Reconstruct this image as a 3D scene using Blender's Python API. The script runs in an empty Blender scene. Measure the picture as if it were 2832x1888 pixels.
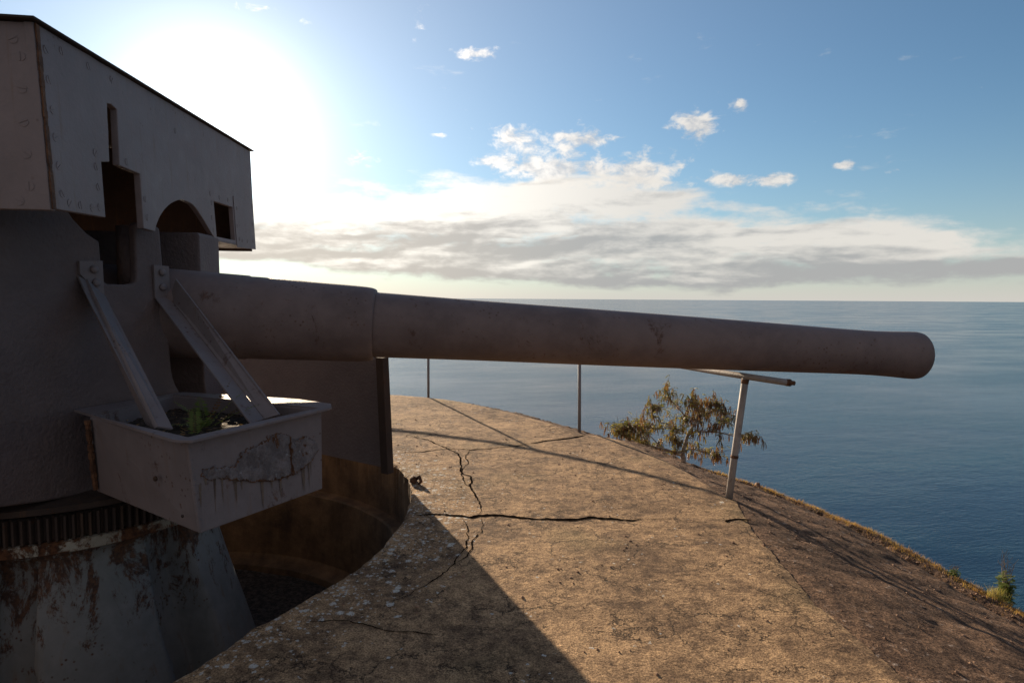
import bpy, bmesh, math, random
from mathutils import Vector, Matrix, noise, geometry
R = math.radians
random.seed(7)
scene = bpy.context.scene
COL = scene.collection

# ------------------------------------------------------------------ camera
cam_d = bpy.data.cameras.new('camera'); cam = bpy.data.objects.new('camera', cam_d); COL.objects.link(cam)
cam_d.sensor_width = 36; cam_d.lens = 22; cam_d.clip_start = 0.05; cam_d.clip_end = 120000
cam.matrix_world = (Matrix.Translation((0, 0, 1.4)) @ Matrix.Rotation(R(90 - 4.0), 4, 'X') @ Matrix.Rotation(R(0.37), 4, 'Z'))
scene.camera = cam
# ------------------------------------------------------------------ exposure
EXPO = 0.9
K = 1.0 / 2 ** EXPO
scene.view_settings.view_transform = 'Standard'; scene.view_settings.look = 'None'
scene.view_settings.exposure = EXPO; scene.view_settings.gamma = 1
# ------------------------------------------------------------------ sun
SUN_AZ, SUN_EL = -24.7, 13.4
sd = Vector((math.sin(R(SUN_AZ)) * math.cos(R(SUN_EL)), math.cos(R(SUN_AZ)) * math.cos(R(SUN_EL)), math.sin(R(SUN_EL))))
sun_d = bpy.data.lights.new('sun', 'SUN'); sun = bpy.data.objects.new('sun', sun_d); COL.objects.link(sun)
sun_d.energy = 5.0; sun_d.angle = R(0.55); sun_d.color = (1.0, 0.79, 0.56)
sun.rotation_euler = sd.to_track_quat('Z', 'Y').to_euler()

# ------------------------------------------------------------------ node helper
class NB:
    def __init__(s, nt): s.nt = nt; s.n = nt.nodes; s.l = nt.links
    def put(s, sock, v):
        if isinstance(v, bpy.types.NodeSocket): s.l.new(v, sock)
        elif v is not None: sock.default_value = v
    def m(s, op, a, b=None, c=None, clamp=False):
        n = s.n.new('ShaderNodeMath'); n.operation = op; n.use_clamp = clamp
        s.put(n.inputs[0], a); s.put(n.inputs[1], b)
        if c is not None: s.put(n.inputs[2], c)
        return n.outputs[0]
    def vm(s, op, a, b=None, sc=None):
        n = s.n.new('ShaderNodeVectorMath'); n.operation = op
        s.put(n.inputs[0], a)
        if b is not None: s.put(n.inputs[1], b)
        if sc is not None: s.put(n.inputs[3], sc)
        return n.outputs['Value'] if op in ('DOT_PRODUCT', 'LENGTH', 'DISTANCE') else n.outputs[0]
    def ss(s, v, a, b, lo=0., hi=1.):
        n = s.n.new('ShaderNodeMapRange'); n.interpolation_type = 'SMOOTHSTEP'
        s.put(n.inputs[0], v); s.put(n.inputs[1], a); s.put(n.inputs[2], b); s.put(n.inputs[3], lo); s.put(n.inputs[4], hi)
        return n.outputs[0]
    def mix(s, f, a, b, mode='MIX'):
        n = s.n.new('ShaderNodeMix'); n.data_type = 'RGBA'; n.blend_type = mode
        s.put(n.inputs[0], f)
        for i, v in ((6, a), (7, b)):
            if isinstance(v, tuple) and len(v) == 3: v = (*v, 1)
            s.put(n.inputs[i], v)
        return n.outputs[2]
    def noise(s, vec, scale, detail=4, rough=0.55, dist=0., col=False, lac=2.):
        n = s.n.new('ShaderNodeTexNoise'); s.put(n.inputs['Vector'], vec)
        n.inputs['Scale'].default_value = scale; n.inputs['Detail'].default_value = detail
        n.inputs['Roughness'].default_value = rough; n.inputs['Distortion'].default_value = dist; n.inputs['Lacunarity'].default_value = lac
        return n.outputs['Color' if col else 'Fac']
    def vor(s, vec, scale, feature='F1', rnd=1.):
        n = s.n.new('ShaderNodeTexVoronoi'); n.feature = feature; s.put(n.inputs['Vector'], vec)
        n.inputs['Scale'].default_value = scale; n.inputs['Randomness'].default_value = rnd
        return n.outputs['Distance'], (n.outputs['Color'] if feature != 'DISTANCE_TO_EDGE' else None)
    def sep(s, v):
        n = s.n.new('ShaderNodeSeparateXYZ'); s.put(n.inputs[0], v); return n.outputs
    def com(s, x, y, z):
        n = s.n.new('ShaderNodeCombineXYZ'); s.put(n.inputs[0], x); s.put(n.inputs[1], y); s.put(n.inputs[2], z); return n.outputs[0]
    def bump(s, h, strength, dist, normal=None):
        n = s.n.new('ShaderNodeBump'); s.put(n.inputs['Height'], h); n.inputs['Strength'].default_value = strength
        n.inputs['Distance'].default_value = dist
        if normal is not None: s.put(n.inputs['Normal'], normal)
        return n.outputs[0]
    def curve(s, v, pts, lo, hi, ylo, yhi):
        x = s.ssl(v, lo, hi)
        n = s.n.new('ShaderNodeFloatCurve'); c = n.mapping.curves[0]
        pp = [((a - lo) / (hi - lo), (b - ylo) / (yhi - ylo)) for a, b in pts]
        while len(c.points) < len(pp): c.points.new(0.5, 0.5)
        for q, (a, b) in zip(c.points, pp): q.location = (a, b); q.handle_type = 'AUTO_CLAMPED'
        n.mapping.update(); s.put(n.inputs[1], x)
        return s.m('ADD', s.m('MULTIPLY', n.outputs[0], yhi - ylo), ylo)
    def ssl(s, v, a, b):
        n = s.n.new('ShaderNodeMapRange'); s.put(n.inputs[0], v); n.inputs[1].default_value = a; n.inputs[2].default_value = b
        return n.outputs[0]

# ------------------------------------------------------------------ world: physical sky, aureole and clouds by direction
w = bpy.data.worlds.new('World'); scene.world = w; w.use_nodes = True
nb = NB(w.node_tree); w.node_tree.nodes.clear()
out = nb.n.new('ShaderNodeOutputWorld'); bg = nb.n.new('ShaderNodeBackground'); nb.l.new(bg.outputs[0], out.inputs[0])
sky = nb.n.new('ShaderNodeTexSky'); sky.sky_type = 'NISHITA'; sky.sun_disc = False
sky.sun_elevation = R(SUN_EL); sky.sun_rotation = R(SUN_AZ)
sky.altitude = 150; sky.air_density = 1.0; sky.dust_density = 0.12; sky.ozone_density = 2.5
tc = nb.n.new('ShaderNodeTexCoord')
d = nb.vm('NORMALIZE', tc.outputs['Generated'])
X, Y, Z = nb.sep(d)
az = nb.m('DEGREES', nb.m('ARCTAN2', X, Y)); el = nb.m('DEGREES', nb.m('ARCSINE', Z))
ang = nb.m('DEGREES', nb.m('ARCCOSINE', nb.vm('DOT_PRODUCT', d, tuple(sd))))
SKY = 0.046
base = nb.vm('MULTIPLY', nb.vm('SCALE', sky.outputs[0], sc=SKY), (.70, 1.08, 1.22))
# aureole of scattered light round the sun
g1 = nb.m('EXPONENT', nb.m('MULTIPLY', nb.m('MULTIPLY', ang, ang), -1 / 25.))
g2 = nb.m('EXPONENT', nb.m('MULTIPLY', ang, -1 / 8.))
g3 = nb.m('EXPONENT', nb.m('MULTIPLY', ang, -1 / 24.))
glow = nb.vm('ADD', nb.vm('ADD', nb.vm('SCALE', (1.0, .97, .92), sc=nb.m('MULTIPLY', g1, 1.2 * K)),
                          nb.vm('SCALE', (1.0, .93, .88), sc=nb.m('MULTIPLY', g2, .64 * K))),
             nb.vm('SCALE', (1.0, .90, .84), sc=nb.m('MULTIPLY', g3, 0.52 * K)))
hz = nb.m('EXPONENT', nb.m('MULTIPLY', nb.m('ABSOLUTE', el), -1 / 4.6))
base = nb.vm('ADD', base, glow)
# cloud bank
pc = nb.com(nb.m('MULTIPLY', az, .115), nb.m('MULTIPLY', el, .50), 3.)
n1 = nb.noise(pc, 1.0, 9, .52, .25)
n1b = nb.noise(nb.vm('ADD', pc, (-.05, .20, 0)), 1.0, 5, .50, .25)
n1c = nb.noise(nb.com(nb.m('MULTIPLY', az, .07), nb.m('MULTIPLY', el, .5), 4.7), 1.0, 5, .5, .2)
top = nb.curve(az, [(-60, 7), (-31, 7.6), (-22, 7.9), (-18, 8.8), (-12.3, 9.0), (-7, 9.6), (-1.1, 10.3), (8.6, 10.6), (15, 9.0), (19.7, 7.3), (26, 7.0), (31, 6.3), (35, 5.0), (39, 4.3), (60, 4.0)], -60, 60, 0, 14)
bot = nb.curve(az, [(-60, 3.4), (-31, 3.4), (-22, 3.3), (-14.6, 2.3), (-7, 1.9), (4.9, 1.3), (18, .7), (21.6, 1.2), (29.6, 1.7), (39, 1.7), (60, 1.6)], -60, 60, 0, 14)
e1 = nb.m('MINIMUM', nb.m('DIVIDE', nb.m('SUBTRACT', top, el), 1.4), nb.m('DIVIDE', nb.m('SUBTRACT', el, bot), .55))
e1 = nb.m('MAXIMUM', nb.m('MINIMUM', e1, 1.0), -1.5)
n1e = nb.noise(nb.com(nb.m('MULTIPLY', az, .42), nb.m('MULTIPLY', el, 1.0), 9.), 1.0, 8, .62, .3)
e1 = nb.m('ADD', e1, nb.m('MULTIPLY', nb.m('SUBTRACT', n1e, .5), 2.2))
db = nb.ss(nb.m('ADD', nb.m('MULTIPLY', e1, .55), nb.m('MULTIPLY', nb.m('SUBTRACT', n1, .5), 2.6)), -.42, .42)
# detached puffs
pp = nb.com(nb.m('MULTIPLY', az, .45), nb.m('MULTIPLY', el, .75), 2.3)
n2 = nb.noise(pp, 1.3, 9, .62, .3)
n2b = nb.noise(nb.vm('ADD', pp, (-.22, .2, 0)), 1.0, 6, .62, .3)
G = None
for a, e, ra, re, st in [(0.0, 14.0, 2.7, 1.2, .9), (5.9, 13.9, 2.6, 1.0, 1), (16.0, 14.7, 2.2, 1.3, 1.05), (19.6, 15.8, .75, .6, 1), (18.6, 10.0, 1.7, .7, 1),
                         (22.4, 9.8, 1.9, .75, 1), (27.5, 10.6, 1.2, .4, .9), (30.9, 9.9, .8, .25, .6), (-8.3, 23.1, .75, 1.9, .55), (-3.5, 20.6, 2.6, .7, .8),
                         (-21.7, 22.4, 2, .4, .6), (-17.9, 21.9, .7, .3, .7), (-13.4, 11.7, 1.6, .8, .7), (3.2, 11.3, 4.2, 1.5, 1.1), (11.3, 10.9, 4.2, 1.6, 1.1), (-6.6, 14.1, 1.1, .35, .7), (-2, 12, 2, .7, .7)]:
    q = nb.m('ADD', nb.m('POWER', nb.m('DIVIDE', nb.m('SUBTRACT', az, a), ra), 2.), nb.m('POWER', nb.m('DIVIDE', nb.m('SUBTRACT', el, e), re), 2.))
    g = nb.m('MULTIPLY', nb.m('EXPONENT', nb.m('MULTIPLY', q, -1.)), st)
    G = g if G is None else nb.m('ADD', G, g)
dp = nb.ss(nb.m('ADD', nb.m('MINIMUM', G, 1.2), nb.m('MULTIPLY', nb.m('SUBTRACT', n2, .5), 2.2)), .38, 1.0)
# shade of the bank: bright crowns, grey belly
t = nb.m('DIVIDE', nb.m('SUBTRACT', el, bot), nb.m('SUBTRACT', top, bot))
sh = nb.m('ADD', nb.m('MULTIPLY', t, 1.05), nb.m('MULTIPLY', nb.m('SUBTRACT', n1, n1b), -2.4))
sh = nb.m('ADD', sh, nb.m('MULTIPLY', nb.m('SUBTRACT', n1c, .5), 1.9))
n1d = nb.noise(nb.com(nb.m('MULTIPLY', az, .42), nb.m('MULTIPLY', el, 1.1), 9.), 1.0, 8, .62, .3)
sh = nb.m('ADD', sh, nb.m('MULTIPLY', nb.m('SUBTRACT', n1d, .5), .9))
lit = nb.ss(sh, .0, .95)
near = nb.ss(ang, 40., 6.)
grey = nb.mix(near, (.42 * K, .42 * K, .42 * K), (.70 * K, .62 * K, .54 * K))
white = nb.mix(near, (.80 * K, .76 * K, .70 * K), (1.5 * K, 1.4 * K, 1.25 * K))
ccol = nb.mix(lit, grey, white)
pl = nb.ss(nb.m('ADD', nb.m('MULTIPLY', nb.m('SUBTRACT', n2, n2b), 2.5), .55), 0., 1.)
pcol = nb.mix(pl, nb.mix(near, (.55 * K, .56 * K, .58 * K), (1. * K, .95 * K, .9 * K)), nb.mix(near, (.92 * K, .86 * K, .78 * K), (1.6 * K, 1.5 * K, 1.4 * K)))
# warm pale band on the horizon, below the bank
base = nb.mix(nb.m('MULTIPLY', hz, .90), base, nb.mix(near, (.66 * K, .62 * K, .585 * K), (1.02 * K, .90 * K, .80 * K)))
c = nb.mix(nb.m('MULTIPLY', dp, .88), base, pcol)
c = nb.mix(nb.m('MULTIPLY', db, .93), c, ccol)
back = nb.m('MULTIPLY', nb.ss(Y, .10, -.45), nb.ss(nb.noise(nb.vm('MULTIPLY', d, (1., 1., 2.)), 2.2, 5, .55), .28, .5))  # added unseen grey overcast behind the camera, dims and neutralises the shade fill
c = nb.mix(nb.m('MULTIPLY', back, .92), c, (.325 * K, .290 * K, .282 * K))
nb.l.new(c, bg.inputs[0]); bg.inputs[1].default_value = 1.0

# ------------------------------------------------------------------ object helpers
def tag(o, label=None, cat=None, group=None, kind=None):
    if label: o['label'] = label
    if cat: o['category'] = cat
    if group: o['group'] = group
    if kind: o['kind'] = kind
    return o
def empty(name, loc, label=None, cat=None, group=None):
    o = bpy.data.objects.new(name, None); COL.objects.link(o); o.location = loc; o.empty_display_size = .1
    return tag(o, label, cat, group)
def world_loc(o):
    v = Vector((0, 0, 0))
    while o: v += Vector(o.location); o = o.parent
    return v
def link(name, verts, faces, mat, parent=None, smooth=False, mats=None, mi=None):
    off = world_loc(parent) if parent else Vector((0, 0, 0))
    me = bpy.data.meshes.new(name); me.from_pydata([Vector(v) - off for v in verts], [], faces)
    for mm in (mats or [mat]): me.materials.append(mm)
    if mi: me.polygons.foreach_set('material_index', mi)
    if smooth: me.polygons.foreach_set('use_smooth', [True] * len(me.polygons))
    me.update(); o = bpy.data.objects.new(name, me); COL.objects.link(o)
    if parent: o.parent = parent
    return o
class MB:
    def __init__(s): s.v = []; s.f = []
    def add(s, vs, fs):
        k = len(s.v); s.v += [Vector(q) for q in vs]; s.f += [tuple(i + k for i in f) for f in fs]
    def build(s, name, mat, parent=None, smooth=False):
        o = link(name, s.v, s.f, mat, parent, smooth)
        bm = bmesh.new(); bm.from_mesh(o.data); bmesh.ops.recalc_face_normals(bm, faces=bm.faces); bm.to_mesh(o.data); bm.free()
        return o
def bev(o, wd=.006, seg=2, ang=35):
    m = o.modifiers.new('bevel', 'BEVEL'); m.width = wd; m.segments = seg; m.limit_method = 'ANGLE'; m.angle_limit = R(ang)
    return o
def plate(mb, outer, holes, to3, thick, dirv):
    """flat plate from 2D outline + holes; to3 maps 2D->3D, thickness along dirv"""
    loops = [outer] + holes
    pts = [p for l in loops for p in l]
    tris = geometry.tessellate_polygon([[Vector((a, b, 0)) for a, b in l] for l in loops])
    n = len(pts); f3 = [to3(*p) for p in pts]; dv = Vector(dirv) * thick
    fs = [tuple(t) for t in tris] + [tuple(i + n for i in reversed(t)) for t in tris]
    k = 0
    for l in loops:
        for i in range(len(l)):
            a = k + i; b = k + (i + 1) % len(l); fs.append((a, b, b + n, a + n))
        k += len(l)
    mb.add(f3 + [q + dv for q in f3], fs)
def box8(mb, p, a, b, c):
    p, a, b, c = map(Vector, (p, a, b, c))
    mb.add([p, p + a, p + a + b, p + b, p + c, p + a + c, p + a + b + c, p + b + c],
           [(0, 3, 2, 1), (4, 5, 6, 7), (0, 1, 5, 4), (1, 2, 6, 5), (2, 3, 7, 6), (3, 0, 4, 7)])
def tube(mb, path, rad, seg=10, cap=True):
    path = [Vector(p) for p in path]; rs = rad if isinstance(rad, (list, tuple)) else [rad] * len(path)
    vs = []; fs = []; px = None
    for i, p in enumerate(path):
        tdir = (path[min(i + 1, len(path) - 1)] - path[max(i - 1, 0)]).normalized()
        ref = px if px is not None else (Vector((0, 0, 1)) if abs(tdir.z) < .9 else Vector((1, 0, 0)))
        sx = (ref - tdir * ref.dot(tdir)).normalized(); px = sx; sy = tdir.cross(sx)
        for k in range(seg):
            a = 2 * math.pi * k / seg; vs.append(p + (sx * math.cos(a) + sy * math.sin(a)) * rs[i])
    for i in range(len(path) - 1):
        for k in range(seg):
            fs.append((i * seg + k, i * seg + (k + 1) % seg, (i + 1) * seg + (k + 1) % seg, (i + 1) * seg + k))
    if cap: fs.append(tuple(range(seg - 1, -1, -1))); fs.append(tuple((len(path) - 1) * seg + k for k in range(seg)))
    mb.add(vs, fs)

# ------------------------------------------------------------------ materials
def mat(name):
    m = bpy.data.materials.new(name); m.use_nodes = True; nb = NB(m.node_tree)
    b = m.node_tree.nodes['Principled BSDF']; g = nb.n.new('ShaderNodeNewGeometry')
    return m, nb, b, g.outputs['Position']
def set_p(nb, b, **k):
    for n, v in k.items():
        n = n.replace('_', ' ')
        if isinstance(v, tuple) and len(v) == 3: v = (*v, 1)
        nb.put(b.inputs[n], v)

def painted_metal(name, c1, c2, rust=.5, cov=0., streak=.5, rough=.55, cast=.4, fine=1.0, pale=None, ztop=None):
    m, nb, b, P = mat(name)
    big = nb.noise(P, 2.2, 5, .6); med = nb.noise(P, 11, 5, .65); fin = nb.noise(P, 140, 3, .6)
    col = nb.mix(nb.ss(big, .3, .7), c1, c2)
    col = nb.mix(nb.m('MULTIPLY', nb.ss(med, .35, .75), .35), col, tuple(min(1, q * 1.35) for q in c2))
    if pale: col = nb.mix(nb.ss(nb.noise(P, 3.1, 8, .7), .50, .60), col, pale)
    # runs of dirt, stretched down the sheet
    x, y, z = nb.sep(P)
    sv = nb.com(nb.m('MULTIPLY', x, 26.), nb.m('MULTIPLY', y, 26.), nb.m('MULTIPLY', z, 1.6))
    sn = nb.noise(sv, 1.0, 4, .6)
    col = nb.mix(nb.m('MULTIPLY', nb.ss(sn, .56, .74), .35 * streak), col, (.19, .10, .045))
    r1 = nb.m('MULTIPLY', nb.ss(nb.noise(nb.vm('MULTIPLY', P, (1., 1., .62)), 5.5, 10, .80, .4), .66 - .10 * rust - cov, .74 - .10 * rust - cov), 1.0)
    sp, _ = nb.vor(P, 30)
    r2 = nb.m('MULTIPLY', nb.ss(sp, .26, .12), nb.ss(nb.noise(P, 3.7, 3, .5), .62 - .12 * rust - cov, .74 - .08 * rust - cov))
    if ztop is not None:
        zf = nb.m('MULTIPLY', nb.ss(z, ztop - .75, ztop), .17)
        r1 = nb.ss(nb.m('ADD', nb.noise(nb.vm('MULTIPLY', P, (1., 1., .45)), 6.5, 10, .80, .4), zf), .585, .66)
    rr = nb.m('MAXIMUM', r1, r2)
    rc = nb.mix(nb.ss(nb.noise(P, 40, 4, .6), .35, .7), (.045, .020, .012), (.14, .062, .028))
    col = nb.mix(nb.m('MULTIPLY', rr, min(1, rust)), col, rc)
    h = nb.m('ADD', nb.m('MULTIPLY', nb.noise(P, 45, 4, .6), cast), nb.m('MULTIPLY', fin, .22 * fine))
    h = nb.m('ADD', h, nb.m('MULTIPLY', big, .6))
    h = nb.m('ADD', h, nb.m('MULTIPLY', rr, nb.m('ADD', nb.m('MULTIPLY', fin, .8), -.25)))
    ro = nb.m('ADD', nb.m('MULTIPLY', rr, .25), nb.ss(med, .2, .8, rough + .05, rough + .25))
    b.inputs['Specular IOR Level'].default_value = .35
    set_p(nb, b, Base_Color=col, Roughness=ro, Normal=nb.bump(h, .55, .006))
    return m
M_SHIELD = painted_metal('shield_paint', (.21, .175, .175), (.25, .21, .21), rust=.4, cov=.01, streak=1.0, rough=.5, cast=.5)
M_CAST = painted_metal('cast_steel_paint', (.125, .100, .100), (.155, .126, .126), rust=.22, streak=.3, rough=.6, cast=2.6)
M_BARREL = painted_metal('barrel_paint', (.14, .108, .105), (.20, .155, .148), rust=.6, cov=.025, streak=.25, rough=.5, cast=.35)
M_TRAY = painted_metal('tray_paint', (.170, .146, .150), (.205, .178, .182), rust=.75, cov=.01, streak=.9, rough=.55, cast=.3)
M_DARK = painted_metal('rust_and_shade_steel', (.035, .026, .023), (.06, .042, .034), rust=.9, streak=.8, rough=.75, cast=1.2)  # rusty parts; on the shield its darkness stands for the shade inside
M_PED = painted_metal('pedestal_paint', (.17, .185, .185), (.235, .25, .25), rust=.9, cov=.03, ztop=.15, streak=1.0, rough=.5, cast=.5)
M_PALE = painted_metal('chipped_white_flange', (.20, .18, .14), (.34, .33, .28), rust=1.0, cov=.13, streak=.5, rough=.6, cast=.8)
M_RAIL = painted_metal('rail_paint', (.22, .20, .185), (.34, .315, .295), rust=.8, cov=.03, streak=.8, rough=.45, cast=.6)
M_POST = painted_metal('post_paint', (.16, .16, .17), (.22, .22, .23), rust=.3, streak=.5, rough=.5, cast=.3)

def peel_mat():
    m, nb, b, P = mat('flaking_paint')
    n1 = nb.noise(P, 14, 8, .7); n2 = nb.noise(P, 60, 6, .75)
    col = nb.mix(nb.ss(n1, .40, .62), (.12, .105, .108), (.22, .195, .20))
    col = nb.mix(nb.ss(nb.noise(P, 33, 7, .7), .60, .68), col, (.36, .37, .38))
    col = nb.mix(nb.ss(nb.noise(P, 21, 7, .75), .57, .66), col, (.10, .05, .028))
    set_p(nb, b, Base_Color=col, Roughness=.8, Normal=nb.bump(nb.m('ADD', n1, nb.m('MULTIPLY', n2, .6)), 1.0, .014))
    return m
M_PEEL = peel_mat()
def rust_mat(name, a, b_):
    m, nb, b, P = mat(name)
    col = nb.mix(nb.ss(nb.noise(P, 18, 7, .7), .35, .7), a, b_)
    set_p(nb, b, Base_Color=col, Roughness=.85, Normal=nb.bump(nb.noise(P, 70, 5, .7), .9, .01))
    return m
M_RUNS = rust_mat('rust_run_stain', (.15, .115, .095), (.20, .145, .105))
M_RUST = rust_mat('flaking_rust', (.07, .032, .018), (.20, .095, .045))

def concrete(name):
    m, nb, b, P = mat(name)
    x, y, z = nb.sep(P)
    big = nb.noise(P, .55, 4, .55); mid = nb.noise(P, 2.3, 6, .62); sm = nb.noise(P, 11, 9, .78); grit = nb.noise(P, 70, 4, .75)
    v = nb.m('ADD', nb.m('MULTIPLY', big, .22), nb.m('ADD', nb.m('MULTIPLY', mid, .48), nb.m('MULTIPLY', sm, .90)))
    col = nb.mix(nb.ss(v, .62, .98), (.105, .068, .045), (.45, .31, .185))
    # weathered, more mossy tone near the seaward rim
    col = nb.mix(nb.m('MULTIPLY', nb.ss(nb.noise(P, .8, 3, .5), .52, .66), .30), col, (.17, .155, .075))
    gv = nb.m('ADD', nb.m('MULTIPLY', nb.noise(P, 130, 3, .85), .65), nb.m('MULTIPLY', nb.noise(P, 38, 6, .8), .35))
    col = nb.mix(1., col, nb.mix(nb.ss(gv, .38, .62), (.40, .36, .33), (1.75, 1.68, 1.55)), 'MULTIPLY')
    # pits
    pt, _ = nb.vor(nb.vm('ADD', P, nb.vm('SCALE', nb.noise(P, 25, 3, .6, col=True), sc=.03)), 16)
    pit = nb.m('MULTIPLY', nb.ss(pt, .18, .08), nb.ss(nb.noise(P, 5, 3, .5), .54, .62))
    col = nb.mix(nb.m('MULTIPLY', pit, .75), col, (.02, .014, .011))
    # hairline crazing
    wv = nb.vm('ADD', P, nb.vm('SCALE', nb.noise(P, 6, 5, .7, col=True), sc=.22))
    ce, _ = nb.vor(wv, 2.4, 'DISTANCE_TO_EDGE')
    ce2, _ = nb.vor(nb.vm('ADD', wv, (3., 1., 0.)), 7., 'DISTANCE_TO_EDGE')
    cr = nb.m('MULTIPLY', nb.ss(ce, .012, .003), nb.ss(nb.noise(P, 1.7, 2, .5), .44, .54))
    cr = nb.m('MAXIMUM', cr, nb.m('MULTIPLY', nb.ss(ce2, .026, .008), nb.ss(nb.noise(P, 2.9, 2, .5), .50, .60)))
    col = nb.mix(nb.m('MULTIPLY', cr, .8), col, (.02, .013, .01))
    # lichen rosettes, thick along the pit rim
    dx = nb.m('SUBTRACT', x, -2.75); dy = nb.m('SUBTRACT', y, 3.9)
    rr = nb.m('SQRT', nb.m('ADD', nb.m('MULTIPLY', dx, dx), nb.m('MULTIPLY', dy, dy)))
    rim = nb.ss(rr, 2.75, 2.10)
    lw = nb.vm('ADD', P, nb.vm('SCALE', nb.noise(P, 55, 3, .7, col=True), sc=.035))
    l1, c1 = nb.vor(lw, 19); l2, c2 = nb.vor(nb.vm('ADD', lw, (9., 3., 0.)), 46)
    s1 = nb.m('MULTIPLY', nb.sep(c1)[0], 1.); s2 = nb.sep(c2)[0]
    clus = nb.noise(P, 3.5, 4, .6)
    k1 = nb.m('GREATER_THAN', nb.m('ADD', s1, nb.m('ADD', nb.m('MULTIPLY', rim, .46), nb.m('MULTIPLY', clus, .7))), 1.40)
    k2 = nb.m('GREATER_THAN', nb.m('ADD', s2, nb.m('ADD', nb.m('MULTIPLY', rim, .48), nb.m('MULTIPLY', clus, .7))), 1.36)
    li = nb.m('MAXIMUM', nb.m('MULTIPLY', nb.ss(l1, .40, .26), k1), nb.m('MULTIPLY', nb.ss(l2, .42, .28), k2))
    li = nb.m('MULTIPLY', li, nb.ss(nb.noise(P, 120, 3, .7), .36, .5))
    col = nb.mix(nb.m('MULTIPLY', li, .95), col, (.62, .62, .58))
    h = nb.m('ADD', nb.m('MULTIPLY', sm, .9), nb.m('MULTIPLY', nb.noise(P, 32, 6, .76), 1.1))
    h = nb.m('ADD', h, nb.m('MULTIPLY', grit, .45))
    h = nb.m('SUBTRACT', h, nb.m('ADD', nb.m('MULTIPLY', cr, .7), nb.m('MULTIPLY', pit, .9)))
    h = nb.m('ADD', h, nb.m('MULTIPLY', li, .15))
    set_p(nb, b, Base_Color=col, Roughness=.92, Normal=nb.bump(h, .8, .012)); b.inputs['Specular IOR Level'].default_value = .2
    return m
M_CONC = concrete('weathered_concrete')
def pit_mat():
    m, nb, b, P = mat('stained_pit_concrete')
    x, y, z = nb.sep(P)
    sv = nb.com(nb.m('MULTIPLY', x, 3.4), nb.m('MULTIPLY', y, 3.4), nb.m('MULTIPLY', z, .9))
    v = nb.m('ADD', nb.m('MULTIPLY', nb.noise(sv, 1, 7, .65), .35), nb.m('MULTIPLY', nb.noise(P, 3.2, 8, .68), .65))
    col = nb.mix(nb.ss(v, .35, .68), (.05, .028, .014), (.23, .135, .065))
    set_p(nb, b, Base_Color=col, Roughness=.9, Normal=nb.bump(nb.noise(P, 30, 6, .7), .7, .012))
    return m
M_PIT = pit_mat()
def crack_mat():
    m, nb, b, P = mat('crack_painted_shadow'); set_p(nb, b, Base_Color=(.008, .006, .005), Roughness=1.0); b.inputs['Specular IOR Level'].default_value = 0.; return m
M_CRACK = crack_mat()
def apron_mat():
    m, nb, b, P = mat('rough_hillside')
    x, y, z = nb.sep(P)
    dx = nb.m('SUBTRACT', x, -2.75); dy = nb.m('SUBTRACT', y, 3.9)
    rr = nb.m('SQRT', nb.m('ADD', nb.m('MULTIPLY', dx, dx), nb.m('MULTIPLY', dy, dy)))
    an = nb.m('ARCTAN2', dy, dx)
    pv = nb.com(nb.m('MULTIPLY', rr, 9.), nb.m('MULTIPLY', an, 22.), 0.)      # grain runs round the emplacement
    n0 = nb.noise(pv, 1.0, 7, .72); n1 = nb.noise(P, 3., 6, .65); n2 = nb.noise(P, 34, 5, .75); n3 = nb.noise(P, 110, 3, .7)
    v = nb.m('ADD', nb.m('MULTIPLY', n0, .5), nb.m('ADD', nb.m('MULTIPLY', n1, .4), nb.m('MULTIPLY', n2, .6)))
    col = nb.mix(nb.ss(v, .62, .94), (.060, .036, .026), (.31, .20, .128))
    col = nb.mix(1., col, nb.mix(nb.ss(n3, .35, .65), (.45, .42, .4), (1.5, 1.42, 1.35)), 'MULTIPLY')
    col = nb.mix(nb.ss(nb.m('ADD', nb.m('MULTIPLY', n2, .6), nb.m('MULTIPLY', nb.noise(P, 14, 4, .6), .5)), .62, .74), col, (.42, .36, .32))
    h = nb.m('ADD', nb.m('MULTIPLY', n2, 1.0), nb.m('ADD', nb.m('MULTIPLY', n0, 1.3), nb.m('MULTIPLY', n3, .3)))
    set_p(nb, b, Base_Color=col, Roughness=.95, Normal=nb.bump(h, 1.0, .022)); b.inputs['Specular IOR Level'].default_value = .2
    return m
M_APRON = apron_mat()
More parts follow.
